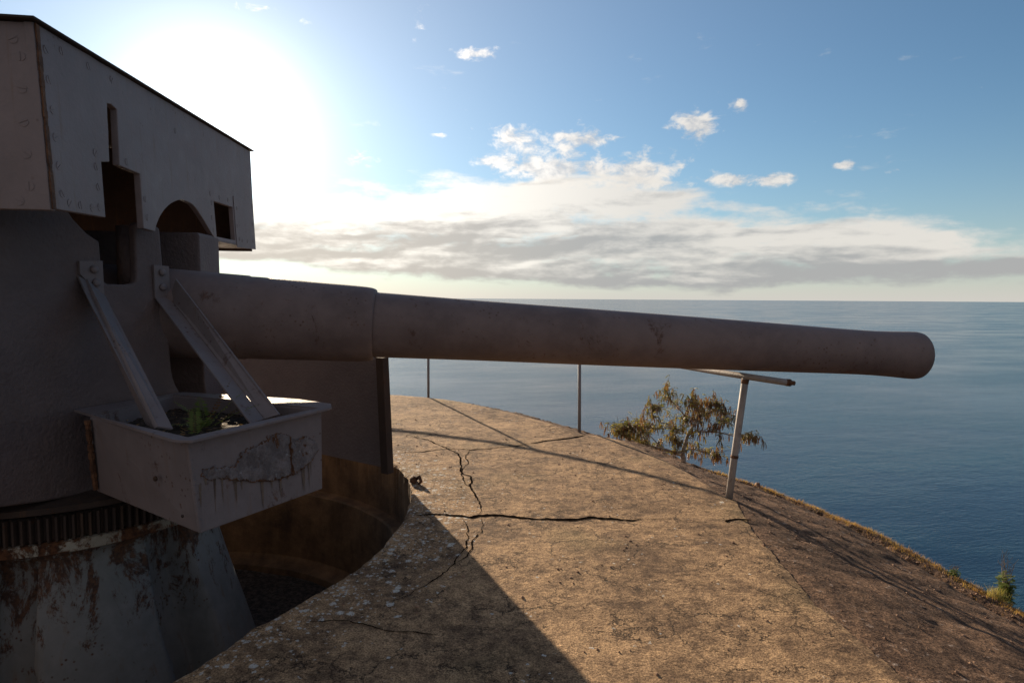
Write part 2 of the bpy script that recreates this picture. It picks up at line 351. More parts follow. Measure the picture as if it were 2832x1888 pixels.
def sea_mat():
    m, nb, b, P = mat('sea_water')
    x, y, z = nb.sep(P)
    # wind at a slant: crests run across the view
    ca, sa = math.cos(R(14)), math.sin(R(14))
    u = nb.m('ADD', nb.m('MULTIPLY', x, ca), nb.m('MULTIPLY', y, sa)); v = nb.m('SUBTRACT', nb.m('MULTIPLY', y, ca), nb.m('MULTIPLY', x, sa))
    q = nb.com(nb.m('MULTIPLY', u, .45), v, 0.)
    w1 = nb.noise(q, .55, 4, .6, .3); w2 = nb.noise(q, .14, 3, .55, .3); w3 = nb.noise(q, .03, 3, .5)
    gust_shade = nb.noise(nb.com(nb.m('MULTIPLY', u, .5), v, 5.), .006, 5, .6)
    far = nb.noise(nb.com(nb.m('MULTIPLY', u, .12), v, 5.), .0012, 5, .6)
    gg = nb.m('ADD', nb.m('MULTIPLY', gust_shade, .7), nb.m('MULTIPLY', far, .3))
    h = nb.m('ADD', nb.m('MULTIPLY', w1, .40), nb.m('ADD', nb.m('MULTIPLY', w2, .40), nb.m('MULTIPLY', w3, .6)))
    h = nb.m('MULTIPLY', h, nb.ss(gg, .40, .60, .55, 1.2))
    col = nb.mix(nb.ss(gg, .40, .60), (.004, .020, .046), (.014, .066, .105))  # gust tone; darker patches also put cloud shadow into the water colour
    b.inputs['Specular IOR Level'].default_value = .6
    set_p(nb, b, Base_Color=col, Roughness=nb.ss(gg, .35, .65, .15, .24), IOR=1.33, Normal=nb.bump(h, .9, 1.0))
    return m
M_SEA = sea_mat()
def leafy(name, a, b_, trans=.35, rough=.5):
    m, nb, b, P = mat(name)
    col = nb.mix(nb.ss(nb.noise(P, 9, 3, .6), .35, .65), a, b_)
    set_p(nb, b, Base_Color=col, Roughness=rough)
    tr = nb.n.new('ShaderNodeBsdfTranslucent'); nb.put(tr.inputs[0], nb.mix(1., col, (1.6, 1.7, .9), 'MULTIPLY'))
    mx = nb.n.new('ShaderNodeMixShader'); mx.inputs[0].default_value = trans
    nb.l.new(b.outputs[0], mx.inputs[1]); nb.l.new(tr.outputs[0], mx.inputs[2])
    nb.l.new(mx.outputs[0], m.node_tree.nodes['Material Output'].inputs[0])
    return m
M_LEAF = leafy('feathery_leaf', (.17, .17, .06), (.30, .24, .10), .45)
M_POD = leafy('dry_seed_pod', (.11, .05, .026), (.22, .11, .055), .25)
M_PODG = leafy('greenish_pod', (.13, .10, .035), (.20, .13, .05), .35)
M_FERN = leafy('fern_leaf', (.13, .17, .055), (.20, .24, .09), .4)
M_FERNB = leafy('browning_fern', (.16, .07, .03), (.12, .10, .03), .35)
M_DRY = leafy('dry_grass_blade', (.32, .17, .07), (.42, .27, .12), .35, .7)
M_GREEN = leafy('green_shrub_leaf', (.09, .13, .03), (.16, .19, .05), .4)
M_STRAW = leafy('straw_grass', (.34, .27, .12), (.24, .22, .08), .35)
def bark_mat():
    m, nb, b, P = mat('pale_bark')
    col = nb.mix(nb.ss(nb.noise(P, 22, 5, .6), .35, .65), (.20, .15, .11), (.46, .39, .31))
    set_p(nb, b, Base_Color=col, Roughness=.85, Normal=nb.bump(nb.noise(P, 60, 4, .6), .5, .006)); return m
M_BARK = bark_mat()
def soil_mat():
    m, nb, b, P = mat('dark_leaf_litter')
    col = nb.mix(nb.ss(nb.noise(P, 30, 7, .75), .4, .68), (.02, .014, .010), (.13, .10, .075))
    set_p(nb, b, Base_Color=col, Roughness=.9, Normal=nb.bump(nb.noise(P, 50, 6, .75), 1, .02)); return m
M_SOIL = soil_mat()
def stone_mat():
    m, nb, b, P = mat('reddish_stone')
    col = nb.mix(nb.ss(nb.noise(P, 20, 6, .7), .4, .65), (.16, .085, .05), (.36, .23, .15))
    set_p(nb, b, Base_Color=col, Roughness=.9, Normal=nb.bump(nb.noise(P, 60, 5, .7), .8, .01)); return m
M_STONE = stone_mat()

# ------------------------------------------------------------------ setting: emplacement slab, pit, hillside, sea
MX, MY = -2.75, 3.9
def interp(tab, th):
    th = (th + 180) % 360 - 180
    t = sorted(tab); t = [(t[-1][0] - 360, t[-1][1])] + t + [(t[0][0] + 360, t[0][1])]
    for (a, ra), (b, rb) in zip(t, t[1:]):
        if a <= th <= b:
            k = (th - a) / (b - a + 1e-9); return ra + (rb - ra) * k
RIM = [(-170, 2.2), (-110, 2.2), (-70, 2.32), (-48.6, 2.28), (-39.2, 2.13), (-31.2, 2.09), (-20.3, 2.09), (-7.7, 2.065), (6.5, 2.07), (20, 2.12), (32, 2.16), (90, 2.18), (150, 2.2)]
OUT = [(170, 5.3), (110, 5.25), (90, 5.2), (77.7, 5.14), (71.8, 5.06), (66.3, 4.94), (61, 4.79), (50.2, 4.5), (39.3, 4.31), (34.9, 4.29), (34.2, 4.36), (32.5, 4.40), (29.6, 4.43), (22, 4.34), (14.7, 4.31), (7.5, 4.29),
       (4.9, 4.33), (3.1, 4.30), (-2.3, 4.22), (-8.7, 4.24), (-14.5, 4.30), (-18.9, 4.44), (-21.9, 4.55), (-40, 5.6), (-60, 7.2), (-90, 7.6), (-130, 7.2), (-170, 5.8)]
BRK = [(170, 6.2), (110, 5.6), (70, 5.35), (45, 4.75), (30, 4.72), (22, 4.70), (17.2, 4.9), (16, 5.02), (10.7, 5.20), (5.5, 5.36), (.7, 5.50), (-4.5, 5.66), (-12, 5.9), (-22, 6.3), (-40, 7.5), (-60, 9.5), (-90, 10), (-130, 9.5), (-170, 7.5)]
def nz(x, y, s, sd_=0.): return noise.noise(Vector((x * s, y * s, sd_)))
def slab_z(x, y):
    return .006 * nz(x, y, 1.7) + .0035 * nz(x, y, 7.) + .0015 * nz(x, y, 23.)
TH = []
a_ = -180.
while a_ < 180:
    TH.append(a_); a_ += .35 if -60 < a_ < 85 else 1.5
NT = len(TH)
def rim_r(th): return interp(RIM, th) + .012 * nz(th, 0, .35, 2) + .007 * nz(th, 0, 1.3, 5)
def out_r(th): return interp(OUT, th) + .007 * nz(th, 3, .45, 2) + .008 * nz(th, 5, 1.6, 5) + .006 * nz(th, 9, 4., 5)
NR = 64
V = []; F = []
for th in TH:
    c_, s_ = math.cos(R(th)), math.sin(R(th)); r0, r1 = rim_r(th), out_r(th)
    for k in range(NR + 1):
        q = (k / NR) ** 1.15; r = r0 + (r1 - r0) * q; x, y = MX + c_ * r, MY + s_ * r
        z = slab_z(x, y)
        if k == 0: z -= .014 + .01 * abs(nz(x, y, 12.))
        if k == NR: z -= .005 + .005 * abs(nz(x, y, 9.))
        V.append((x, y, z))
for i in range(NT):
    j = (i + 1) % NT
    for k in range(NR): F.append((i * (NR + 1) + k, i * (NR + 1) + k + 1, j * (NR + 1) + k + 1, j * (NR + 1) + k))
# slab outer face
n0 = len(V)
for i, th in enumerate(TH):
    x, y, z = V[i * (NR + 1) + NR]; V.append((x, y, z)); V.append((x - .01 * math.cos(R(th)), y - .01 * math.sin(R(th)), -.45))
for i in range(NT):
    j = (i + 1) % NT; F.append((n0 + 2 * i, n0 + 2 * i + 1, n0 + 2 * j + 1, n0 + 2 * j))
tag(link('concrete_slab', V, F, M_CONC, smooth=True), kind='structure')
# pit wall with a ledge, and its floor
V = []; F = []
prof = [(0., -.016), (.0, -.10), (.006, -.455), (-.085, -.462), (-.10, -.475), (-.10, -1.10), (-.14, -1.14), (-.24, -1.165), (-.25, -1.24)]
for th in TH:
    r0 = rim_r(th); c_, s_ = math.cos(R(th)), math.sin(R(th))
    for k, (dr, z) in enumerate(prof):
        rb = r0 if k < 2 else interp(RIM, th)
        V.append((MX + c_ * (rb + dr), MY + s_ * (rb + dr), z if k else z - .004))
npf = len(prof)
for i in range(NT):
    j = (i + 1) % NT
    for k in range(npf - 1): F.append((i * npf + k, j * npf + k, j * npf + k + 1, i * npf + k + 1))
tag(link('pit_wall', V, F, M_PIT), kind='structure')
V = [(MX, MY, -1.22)]; F = []
for ri in range(1, 26):
    for th in range(0, 360, 5):
        r = ri * .1; x, y = MX + math.cos(R(th)) * r, MY + math.sin(R(th)) * r
        V.append((x, y, -1.22 + .02 * nz(x, y, 3.) + .03 * max(0, nz(x, y, 9.))))
for k in range(72): F.append((0, 1 + k, 1 + (k + 1) % 72))
for ri in range(24):
    for k in range(72):
        a = 1 + ri * 72; F.append((a + k, a + 72 + k, a + 72 + (k + 1) % 72, a + (k + 1) % 72))
tag(link('pit_floor', V, F, M_SOIL, smooth=True), kind='structure')
# hillside: apron round the slab, a break of slope, then the steep drop to the sea
SEA_Z = -120.
HR = [('o', -.04), ('o', .0), ('a', .12), ('a', .25), ('a', .4), ('a', .55), ('a', .7), ('a', .8), ('a', .88), ('a', .94), ('a', 1.)] 
drops = [.04, .1, .25, .5, .9, 1.6, 3., 6., 14., 40., 90., 200., 330.]
def brk_r(th): return interp(BRK, th) + .02 * nz(th, 1, .3, 8) + .014 * nz(th, 1, 1.1, 3)
def hill_pt(th, i):
    c_, s_ = math.cos(R(th)), math.sin(R(th)); r0, rb = interp(OUT, th), brk_r(th)
    if i < 34:
        t = i / 33.; r = r0 - .14 + (rb - r0 + .14) * t
        z = -.010 - .27 * (max(0, t - .13) / .87) ** 1.15 * min(1.4, (rb - r0) / 1.1)
        x, y = MX + c_ * r, MY + s_ * r
        amp = min(1., .12 + max(0, t - .1) * 6)
        z += amp * (.012 * nz(x, y, 3.1) + .010 * nz(x, y, 9.) + .006 * nz(x, y, 27.))
        if t > .84: z += .018 * abs(nz(x, y, 14., 3)) + .015 * nz(x, y, 30., 1) - .03 * (1 if .84 < t < .9 else 0)
        return (x, y, z)
    dd = drops[i - 34]; r = rb + dd; zb = -.010 - .27 * min(1.4, (rb - r0) / 1.1)
    x, y = MX + c_ * r, MY + s_ * r
    z = zb - dd * (.30 if dd < .05 else (.55 if dd < .3 else .72)) if dd < 7 else zb - 5 - (dd - 7) * .42
    z += min(.35, .08 * dd) * nz(x, y, 2.5) + min(4, .05 * dd) * nz(x, y, .11)
    return (x, y, z)
NH = 34 + len(drops)
V = [hill_pt(th, i) for th in TH for i in range(NH)]; F = []
for i in range(NT):
    j = (i + 1) % NT
    for k in range(NH - 1): F.append((i * NH + k, i * NH + k + 1, j * NH + k + 1, j * NH + k))
tag(link('hillside', V, F, M_APRON, smooth=True), kind='structure')
def ground_z(x, y):
    th = math.degrees(math.atan2(y - MY, x - MX)); r = math.hypot(x - MX, y - MY); prev = None
    for i in range(NH):
        p = hill_pt(th, i); rr = math.hypot(p[0] - MX, p[1] - MY)
        if rr >= r and prev:
            k = (r - prev[0]) / (rr - prev[0] + 1e-9); return prev[1] + (p[2] - prev[1]) * k
        prev = (rr, p[2])
    return -.3
V = [(-70000, -70000, SEA_Z), (70000, -70000, SEA_Z), (70000, 70000, SEA_Z), (-70000, 70000, SEA_Z)]
tag(link('sea', V, [(0, 1, 2, 3)], M_SEA), kind='structure')

# cracks in the slab: flat near-black ribbons painting the shadow inside deep fissures
slab = bpy.data.objects['concrete_slab']
CR = [([(-0.62, 3.93), (-0.441, 3.96), (-0.323, 3.927), (-0.249, 3.91), (-0.202, 3.941), (-0.08, 3.955), (0.059, 3.911), (0.18, 3.894), (0.34, 3.881), (0.405, 3.882), (0.506, 3.923), (0.625, 3.903), (0.743, 3.882), (0.833, 3.89)], .028),
      ([(-1.002, 5.532), (-0.807, 5.598), (-0.632, 5.683), (-0.507, 5.721), (-0.374, 5.676), (-0.213, 5.729), (0.023, 5.835), (0.201, 5.953)], .012),
      ([(0.19, 5.955), (0.399, 6.088), (0.596, 6.189), (0.75, 6.32)], .045),
      ([(-1.158, 6.33), (-1.032, 6.274), (-0.94, 6.173), (-0.827, 6.092), (-0.702, 5.881), (-0.588, 5.709), (-0.492, 5.56), (-0.444, 5.39), (-0.406, 4.988), (-0.382, 4.879), (-0.317, 4.81), (-0.3, 4.709), (-0.311, 4.579), (-0.271, 4.398), (-0.217, 4.23), (-0.2, 4.074), (-0.202, 3.941)], .010),
      ([(-0.374, 5.676), (-0.406, 5.48), (-0.366, 5.224), (-0.404, 5.026), (-0.368, 4.707), (-0.33, 4.578), (-0.303, 4.532)], .006),
      ([(-0.312, 3.892), (-0.27, 3.749), (-0.25, 3.586), (-0.247, 3.436), (-0.283, 3.28), (-0.33, 3.12), (-.42, 2.95), (-.5, 2.82)], .0055),
      ([(-0.188, 3.906), (-0.173, 3.688), (-0.205, 3.567), (-0.215, 3.495), (-0.23, 3.3), (-.3, 3.2)], .005),
      ([(1.36, 3.85), (1.385, 3.878), (1.446, 3.913), (1.53, 3.895)], .022),
      ([(.833, 3.89), (1.0, 3.90), (1.2, 3.86)], .003), ([(-.9, 2.6), (-.7, 2.62), (-.55, 2.55), (-.3, 2.52)], .005),
      ([(-.02, 5.0), (.2, 4.93), (.3, 4.98)], .003)]
def crack(pts, wd):
    P2 = []
    for (x0, y0), (x1, y1) in zip(pts, pts[1:]):
        L = math.hypot(x1 - x0, y1 - y0); n = max(2, int(L / .022))
        for i in range(n):
            t = i / n; P2.append((x0 + (x1 - x0) * t, y0 + (y1 - y0) * t))
    P2.append(pts[-1]); n = len(P2); vs = []; fs = []
    for i, (x, y) in enumerate(P2):
        a = P2[max(0, i - 1)]; b = P2[min(n - 1, i + 1)]; dx, dy = b[0] - a[0], b[1] - a[1]; L = math.hypot(dx, dy) or 1
        nx, ny = -dy / L, dx / L; j = .014 * nz(x, y, 14., wd * 99) + .009 * nz(x, y, 40., 2); 
        ww = wd * .5 * (.45 + .9 * abs(nz(x, y, 11., 6)) + random.random() * .7) * min(1, 6 * min(i + .4, n - i) / n + .1)
        cx, cy = x + nx * j, y + ny * j
        for s_ in (-1, 1):
            qx, qy = cx + nx * ww * s_, cy + ny * ww * s_; vs.append((qx, qy, slab_z(qx, qy) + .0025))
    for i in range(n - 1): fs.append((2 * i, 2 * i + 1, 2 * i + 3, 2 * i + 2))
    return vs, fs
cm = MB()
for p, wd in CR: cm.add(*crack(p, wd * (1.15 if wd < .04 else .8)))
cko = link('slab_cracks', cm.v, cm.f, M_CRACK, slab)

# ------------------------------------------------------------------ the gun
O = Vector((-2.08, 3.98, 0)); A0 = R(7.7)
U = Vector((math.cos(A0), math.sin(A0), 0)); N = Vector((-math.sin(A0), math.cos(A0), 0)); ZU = Vector((0, 0, 1))
gun = empty('coastal_gun', (MX, MY, -1.22), 'long grey brown coastal artillery gun on a rusty pedestal in a round concrete pit', 'gun')
# barrel: lathe about its axis, sections given by distance u along it from the front of the breech jacket
J0 = O + U * 1.18                       # jacket front, plan position
def axis(u): return Vector((J0.x, J0.y, 1.216 - .0575 * u)) + U * u
AD = (axis(1) - axis(0)).normalized(); AS = N.copy(); AN = AD.cross(AS)
def lathe(mb, prof, seg=96):
    vs = []; fs = []
    for u, r in prof:
        for k in range(seg):
            a = 2 * math.pi * k / seg; vs.append(axis(u) + (AS * math.cos(a) + AN * math.sin(a)) * r)
    for i in range(len(prof) - 1):
        for k in range(seg): fs.append((i * seg + k, i * seg + (k + 1) % seg, (i + 1) * seg + (k + 1) % seg, (i + 1) * seg + k))
    mb.add(vs, fs)
mb = MB(); lathe(mb, [(-3.4, .0), (-3.4, .20), (-3.3, .27), (-1.9, .285), (-1.25, .279), (-.80, .269), (-.795, .264), (-.72, .264), (-.35, .254), (-.18, .2505), (-.10, .248), (-.055, .2455), (-.025, .2415), (-.006, .236), (.004, .229), (.006, .221), (.0, .205), (-.01, .19)])
o = mb.build('breech_jacket', M_BARREL, gun, True)
mb = MB(); lathe(mb, [(-.15, .18), (-.012, .2145), (.02, .2145), (.07, .214), (.69, .2025), (1.45, .195), (2.24, .185), (2.91, .174), (3.30, .1665), (3.50, .164), (3.62, .1645), (3.74, .168), (3.84, .1725), (3.91, .176), (3.95, .1768), (3.975, .173), (3.985, .165), (3.987, .09), (3.97, .078), (2.6, .077), (2.6, 0)])
mb.build('barrel', M_BARREL, gun, True)
# shield: front plate (leans back a little), with gun arch, left sight notch with slot, right port
def S3(s, z, u=0.): return O + N * s + U * (u - .047 * (z - 1.78)) + ZU * z
def arc(pts, n=4):
    out_ = []
    for i in range(len(pts) - 1):
        p0, p1, p2, p3 = pts[max(0, i - 1)], pts[i], pts[i + 1], pts[min(len(pts) - 1, i + 2)]
        for k in range(n):
            t = k / n
            out_.append(tuple(.5 * ((2 * p1[j]) + (-p0[j] + p2[j]) * t + (2 * p0[j] - 5 * p1[j] + 4 * p2[j] - p3[j]) * t * t + (-p0[j] + 3 * p1[j] - 3 * p2[j] + p3[j]) * t ** 3) for j in (0, 1)))
    return out_ + [pts[-1]]
arch = arc([(-.40, 1.76), (-.379, 1.80), (-.292, 1.877), (-.166, 1.945), (-.023, 1.992), (.087, 2.006), (.236, 1.997), (.385, 1.935), (.526, 1.861), (.645, 1.80)])
topL = [(-1.405 + (1.759 + 1.405) * i / 30, 2.488 + (2.692 - 2.488) * i / 30 + .004 * nz(i, 0, .9)) for i in range(31)]
slot = [(-.868, 2.05), (-.862, 2.12), (-.852, 2.20), (-.848, 2.28), (-.842, 2.336), (-.80, 2.345), (-.744, 2.335), (-.752, 2.24), (-.758, 2.15), (-.766, 2.054)]
outer = [(-1.376, 1.753), (-.955, 1.770), (-.949, 2.033)] + slot + [(-.538, 2.054), (-.549, 1.762)] + arch + [(1.692, 1.835)] + list(reversed(topL))
mb = MB(); plate(mb, outer, [[(.651, 2.088), (1.105, 2.106), (1.105, 1.845), (.66, 1.832)]], lambda a, b: S3(a, b), .035, -U)
bev(mb.build('shield_front_plate', M_SHIELD, gun), .004)
# shield outer wing on the far right of the front plate (slightly raised flap) and its return
mb = MB(); plate(mb, [(1.13, 1.79), (1.125, 2.20), (1.70, 2.22), (1.692, 1.815)], [], lambda a, b: S3(a, b, .006), .005, -U); bev(mb.build('shield_flap', M_SHIELD, gun), .003)
mb = MB(); box8(mb, S3(.66, 1.800), N * 1.03 + ZU * .02, -U * .30, ZU * .016); bev(mb.build('shield_lower_lip', M_TRAY, gun), .003)
# side plates and roof; far side and roof coloured dark as inner shade
def D3(u, z, s): return O + N * s + U * u + ZU * z
mb = MB(); plate(mb, [(.0, 1.745), (-.034, 2.485), (-2.6, 2.485), (-2.6, 1.80), (-1.6, 1.745)], [], lambda a, b: D3(a, b, -1.40), .035, N)
bev(mb.build('shield_side_plate', M_SHIELD, gun), .004)
mb = MB(); plate(mb, [(-.036, 1.80), (-.076, 2.685), (-2.6, 2.64), (-2.6, 1.80)], [], lambda a, b: D3(a, b, 1.73), .035, -N)
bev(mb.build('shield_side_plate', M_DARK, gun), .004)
mb = MB(); V4 = [S3(-1.435, 2.489, .022), S3(1.80, 2.699, .022), S3(1.80, 2.66, -2.65), S3(-1.435, 2.489, -2.65)]
mb.add(V4 + [q + ZU * .011 for q in V4], [(0, 3, 2, 1), (4, 5, 6, 7), (0, 1, 5, 4), (1, 2, 6, 5), (2, 3, 7, 6), (3, 0, 4, 7)])
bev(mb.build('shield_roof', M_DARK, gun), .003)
mb = MB(); 
for i in range(24):
    z0 = 1.75 + i * .0306; wd = .008 + .006 * random.random(); p = S3(-1.388, z0, .003)
    box8(mb, p - N * wd + U * .0, N * 2 * wd, U * .006, ZU * .0306 + (-U) * .047 * .0306)
mb.build('corner_seam', M_RUST, gun)
# countersunk slotted screws
def screw(p, nrm, up, ang, rad=.018):
    nrm = nrm.normalized(); up = (up - nrm * up.dot(nrm)).normalized(); sx = up.cross(nrm)
    q = MB(); seg = 18; hs = []
    e1_ = (sx * math.cos(ang) + up * math.sin(ang)); e2_ = nrm.cross(e1_)
    for sgn in (1, -1):            # two half discs either side of the slot
        vs = []; th0 = .10
        for k in range(10):
            a = th0 + (math.pi - 2 * th0) * k / 9; vs.append(p + (e1_ * math.cos(a) + e2_ * math.sin(a) * sgn) * rad)
        n_ = len(vs); top_ = [v + nrm * .0016 for v in vs]
        q.add(vs + top_, [tuple(range(n_, 2 * n_)) if sgn > 0 else tuple(range(2 * n_ - 1, n_ - 1, -1))] + [(i, (i + 1) % n_, n_ + (i + 1) % n_, n_ + i) for i in range(n_)])
    return q.build('screw', M_SHIELD, gun)
SCR = [(-1.331, 2.407), (-1.212, 2.446), (-1.33, 2.286), (-1.321, 2.167), (-1.32, 2.056), (-1.316, 1.939), (-1.308, 1.826), (-1.258, 1.793), (-1.171, 1.797), (-1.073, 1.799), (-1.005, 1.811), (-1.002, 2.064), (-1.005, 2.0), (-1.0, 1.906), (-0.991, 2.46), (-0.774, 2.472), (-0.687, 2.088), (-0.502, 1.926), (-0.495, 1.827), (0.79, 2.136), (0.999, 2.147), (0.604, 2.068), (0.587, 1.961), (0.60, 1.875), (0.587, 2.131), (0.014, 2.425)]
for s_, z_ in SCR: screw(S3(s_, z_, .0005), U, ZU, random.uniform(0, 3.14))
for s_, z_ in [(1.195, 2.11), (1.175, 1.967), (1.211, 1.866), (1.286, 1.858), (1.439, 1.866), (1.615, 1.882), (1.636, 2.034), (1.655, 2.193)]: screw(S3(s_, z_, .0065 if z_ < 2.2 else .0005), U, ZU, random.uniform(0, 3.14), .017)
for u_, z_ in [(-.11, 2.418), (-.085, 2.352), (-.085, 2.225), (-.085, 2.094), (-.08, 1.968), (-.075, 1.839), (-.115, 1.779)]: screw(D3(u_, z_, -1.4005), -N, ZU, random.uniform(0, 3.14))
# near carriage cheek with U shaped opening at the top
C0 = R(68); CD = Vector((math.cos(C0), math.sin(C0), 0)); CN = Vector((math.sin(C0), -math.cos(C0), 0)); CQ = Vector((-2.08, 3.71, 0))
def C3(t, z, o_=0.): return CQ + CD * t + CN * o_ + ZU * z
notch = arc([(-.354, 1.69), (-.349, 1.581), (-.345, 1.505), (-.336, 1.475), (-.315, 1.460)], 3) + arc([(-.20, 1.460), (-.165, 1.470), (-.152, 1.50), (-.150, 1.60), (-.153, 1.80)], 3)
outer = [(-1.3, 1.86), (-.56, 1.86), (-.505, 1.82), (-.487, 1.791), (-.42, 1.725), (-.38, 1.70)] + notch + [(-.13, 1.815), (.0, 1.800), (.012, 1.79), (.024, 1.576), (.039, 1.344), (.05, 1.14), (.061, .949), (.070, .90), (.086, .855), (.115, .805), (.16, .75), (.23, .70), (.25, .40), (.12, .36), (-.39, .335), (-.69, .365), (-.88, .395), (-1.3, .46)]
mb = MB(); plate(mb, outer, [], lambda a, b: C3(a, b), .055, -CN)
ch = bev(mb.build('carriage_cheek', M_CAST, gun), .018, 3, 40)
mb = MB(); tube(mb, [C3(-.045, 1.43, -.125), C3(-.045, 1.80, -.125)], .105, 24); mb.build('cheek_pillar', M_CAST, gun, True)
mb = MB()   # side of the carriage running back from the near cheek, out of frame
box8(mb, C3(-1.3, .46, -.055), C3(-1.3, .46) - C3(-1.3, .46, -.055), -U * 1.6, ZU * 1.38); bev(mb.build('carriage_side', M_CAST, gun), .01)
# far cheek
mb = MB(); plate(mb, [(.30, .42), (.34, .72), (.315, .80), (.305, 1.0), (.29, 1.825), (.70, 1.835), (.73, .42)], [], lambda a, b: D3(.0, b, a), 1.5, -U)
bev(mb.build('carriage_cheek', M_CAST, gun), .015, 3)
# carriage floor and transverse body under the breech
mb = MB(); box8(mb, D3(-2.1, .44, -.62), U * 1.85, N * 1.25, ZU * .34); bev(mb.build('carriage_bed', M_DARK, gun), .01)
mb = MB(); box8(mb, D3(-1.9, .78, -.55), U * 1.5, N * .25, ZU * .45); box8(mb, D3(-1.9, .78, .3), U * 1.5, N * .01 , ZU * .45); mb.build('trunnion_block', M_DARK, gun)
mb = MB(); plate(mb, [(-1.37, 1.2), (-1.37, 2.48), (1.70, 2.64), (1.70, 1.2)], [], lambda a, b: D3(-2.56, b, a), .03, -U); mb.build('shield_rear_light_block', M_DARK, gun)  # added plate closing the open rear against sky glow, coloured dark as shade
# lower front guard plate reaching the pit rim
GR = Vector((-.952, 5.0, 0)); GD = Vector((math.cos(R(148)), math.sin(R(148)), 0)); GN = Vector((math.sin(R(148)), -math.cos(R(148)), 0))
def G3(t, z, o_=0.): return GR + GD * t + GN * o_ + ZU * z
mb = MB(); plate(mb, [(.035, .008), (.085, .93), (.42, .94), (.60, 1.20), (2.35, 1.30), (2.35, .03)], [], lambda a, b: G3(a, b), .022, -GN); bev(mb.build('guard_plate', M_CAST, gun), .003)
mb = MB()
for (a0, a1, b0, b1, d_) in ((.034, .084, -.002, .046, 0), ): 
    q = [G3(a0, .008, -.0235), G3(a1, .93, -.0235), G3(b1, .915, -.06), G3(b0, -.005, -.06)]
    mb.add(q + [p - GN * .012 - GD * .03 for p in q], [(0, 1, 2, 3), (7, 6, 5, 4), (0, 4, 5, 1), (1, 5, 6, 2), (2, 6, 7, 3), (3, 7, 4, 0)])
box8(mb, G3(-.045, -.005, -.05), GD * .075, GN * -.07, ZU * .925 + GD * .048)
bev(mb.build('guard_plate_flange', M_DARK, gun), .003)
for i in range(9):
    z_ = .10 + i * .093; screw(G3(.115 + .05 * z_, z_, .0005), GN, ZU, random.uniform(0, 3), .012)
# gear ring, roller path and flange
mb = MB(); seg = 96; V = []; F = []
rp = [(.80, .36), (.98, .345), (.98, .315), (.93, .31), (.93, .30), (.86, .30), (.80, .30)]
for k in range(seg):
    a = 2 * math.pi * k / seg
    for r, z in rp: V.append((MX + r * math.cos(a), MY + r * math.sin(a), z))
for k in range(seg):
    for i in range(len(rp) - 1): F.append((k * len(rp) + i, ((k + 1) % seg) * len(rp) + i, ((k + 1) % seg) * len(rp) + i + 1, k * len(rp) + i + 1))
mb.add(V, F); mb.build('roller_path', M_DARK, gun, False)
mb = MB(); V = []; F = []; nt_ = 170; tz = (.29, .165)
for k in range(nt_ * 4):
    a = 2 * math.pi * k / (nt_ * 4); r = .962 if k % 4 in (1, 2) else .928
    a += (.002 if k % 4 in (0,) else 0)
    for z in tz: V.append((MX + r * math.cos(a), MY + r * math.sin(a), z))
n_ = nt_ * 4
for k in range(n_): F.append((2 * k, 2 * ((k + 1) % n_), 2 * ((k + 1) % n_) + 1, 2 * k + 1))
V += [(MX, MY, .29), (MX, MY, .165)]
for k in range(n_): F.append((2 * k, n_ * 2, 2 * ((k + 1) % n_))); F.append((2 * k + 1, 2 * ((k + 1) % n_) + 1, n_ * 2 + 1))
mb.add(V, F); mb.build('gear_ring', M_DARK, gun)
# pedestal: flared cone with buttress ribs
def ped_r(th, z):
    k = max(0, min(1, (.16 - z) / 1.38)); r0_ = .585 + .33 * k ** .95 + .32 * math.exp(-max(0, .10 - z) / .05)
    ph = abs((th + 50 - (2 if z < -.6 else 0) + 30) % 60 - 30); b = max(0, min(1, (21.5 - ph) / 2.5)); b = b * b * (3 - 2 * b)
    return r0_ * ((1 - .10 * min(1, k * 6)) + .31 * min(1, k * 6) * b * (.85 + .15 * math.cos(R(ph * 4))))
V = []; F = []; zs = [.16, .155, .10, .095, .07, .04, .0, -.05, -.12, -.3, -.5, -.7, -.9, -1.05, -1.15, -1.2]
ths = [i * 1.0 for i in range(360)]
for th in ths:
    for i, z in enumerate(zs):
        r = (.95 if i < 3 else ped_r(th, z)); 
        if i == 0: r = .93
        V.append((MX + r * math.cos(R(th)), MY + r * math.sin(R(th)), z))
nz_ = len(zs)
for i in range(360):
    j = (i + 1) % 360
    for k in range(3, nz_ - 1): F.append((i * nz_ + k, j * nz_ + k, j * nz_ + k + 1, i * nz_ + k + 1))
link('pedestal', V, F, M_PED, gun, True)
F = []
for i in range(360):
    j = (i + 1) % 360
    for k in range(0, 3): F.append((i * nz_ + k, j * nz_ + k, j * nz_ + k + 1, i * nz_ + k + 1))
link('pedestal_flange', V, F, M_PALE, gun, False)
# steel tray bolted to the near cheek
near_, right_, left_, back_ = Vector((-1.340, 2.555, 0)), Vector((-1.004, 3.274, 0)), Vector((-2.06, 3.02, 0)), Vector((-2.02, 3.70, 0))
bn, br, bl, bb = Vector((-1.310, 2.575, .40)), Vector((-.998, 3.250, .385)), Vector((-2.12, 3.14, .40)), Vector((-1.95, 3.62, .40))
ZT = .805
mb = MB(); cen = Vector((-1.55, 3.1, 0))
tops = [near_ + ZU * ZT, right_ + ZU * ZT, back_ + ZU * ZT, left_ + ZU * ZT]; bots = [bn, br, bb, bl]
def inset(p, d_): v = Vector((cen.x - p.x, cen.y - p.y, 0)).normalized(); return p + v * d_
ti = [inset(p, .022) for p in tops]; bi = [inset(p, .022) + ZU * .015 for p in bots]
V = tops + bots + ti + bi; F = []
for i in range(4):
    j = (i + 1) % 4; F += [(i, j, 4 + j, 4 + i), (8 + j, 8 + i, 12 + i, 12 + j), (i, 8 + i, 8 + j, j)]
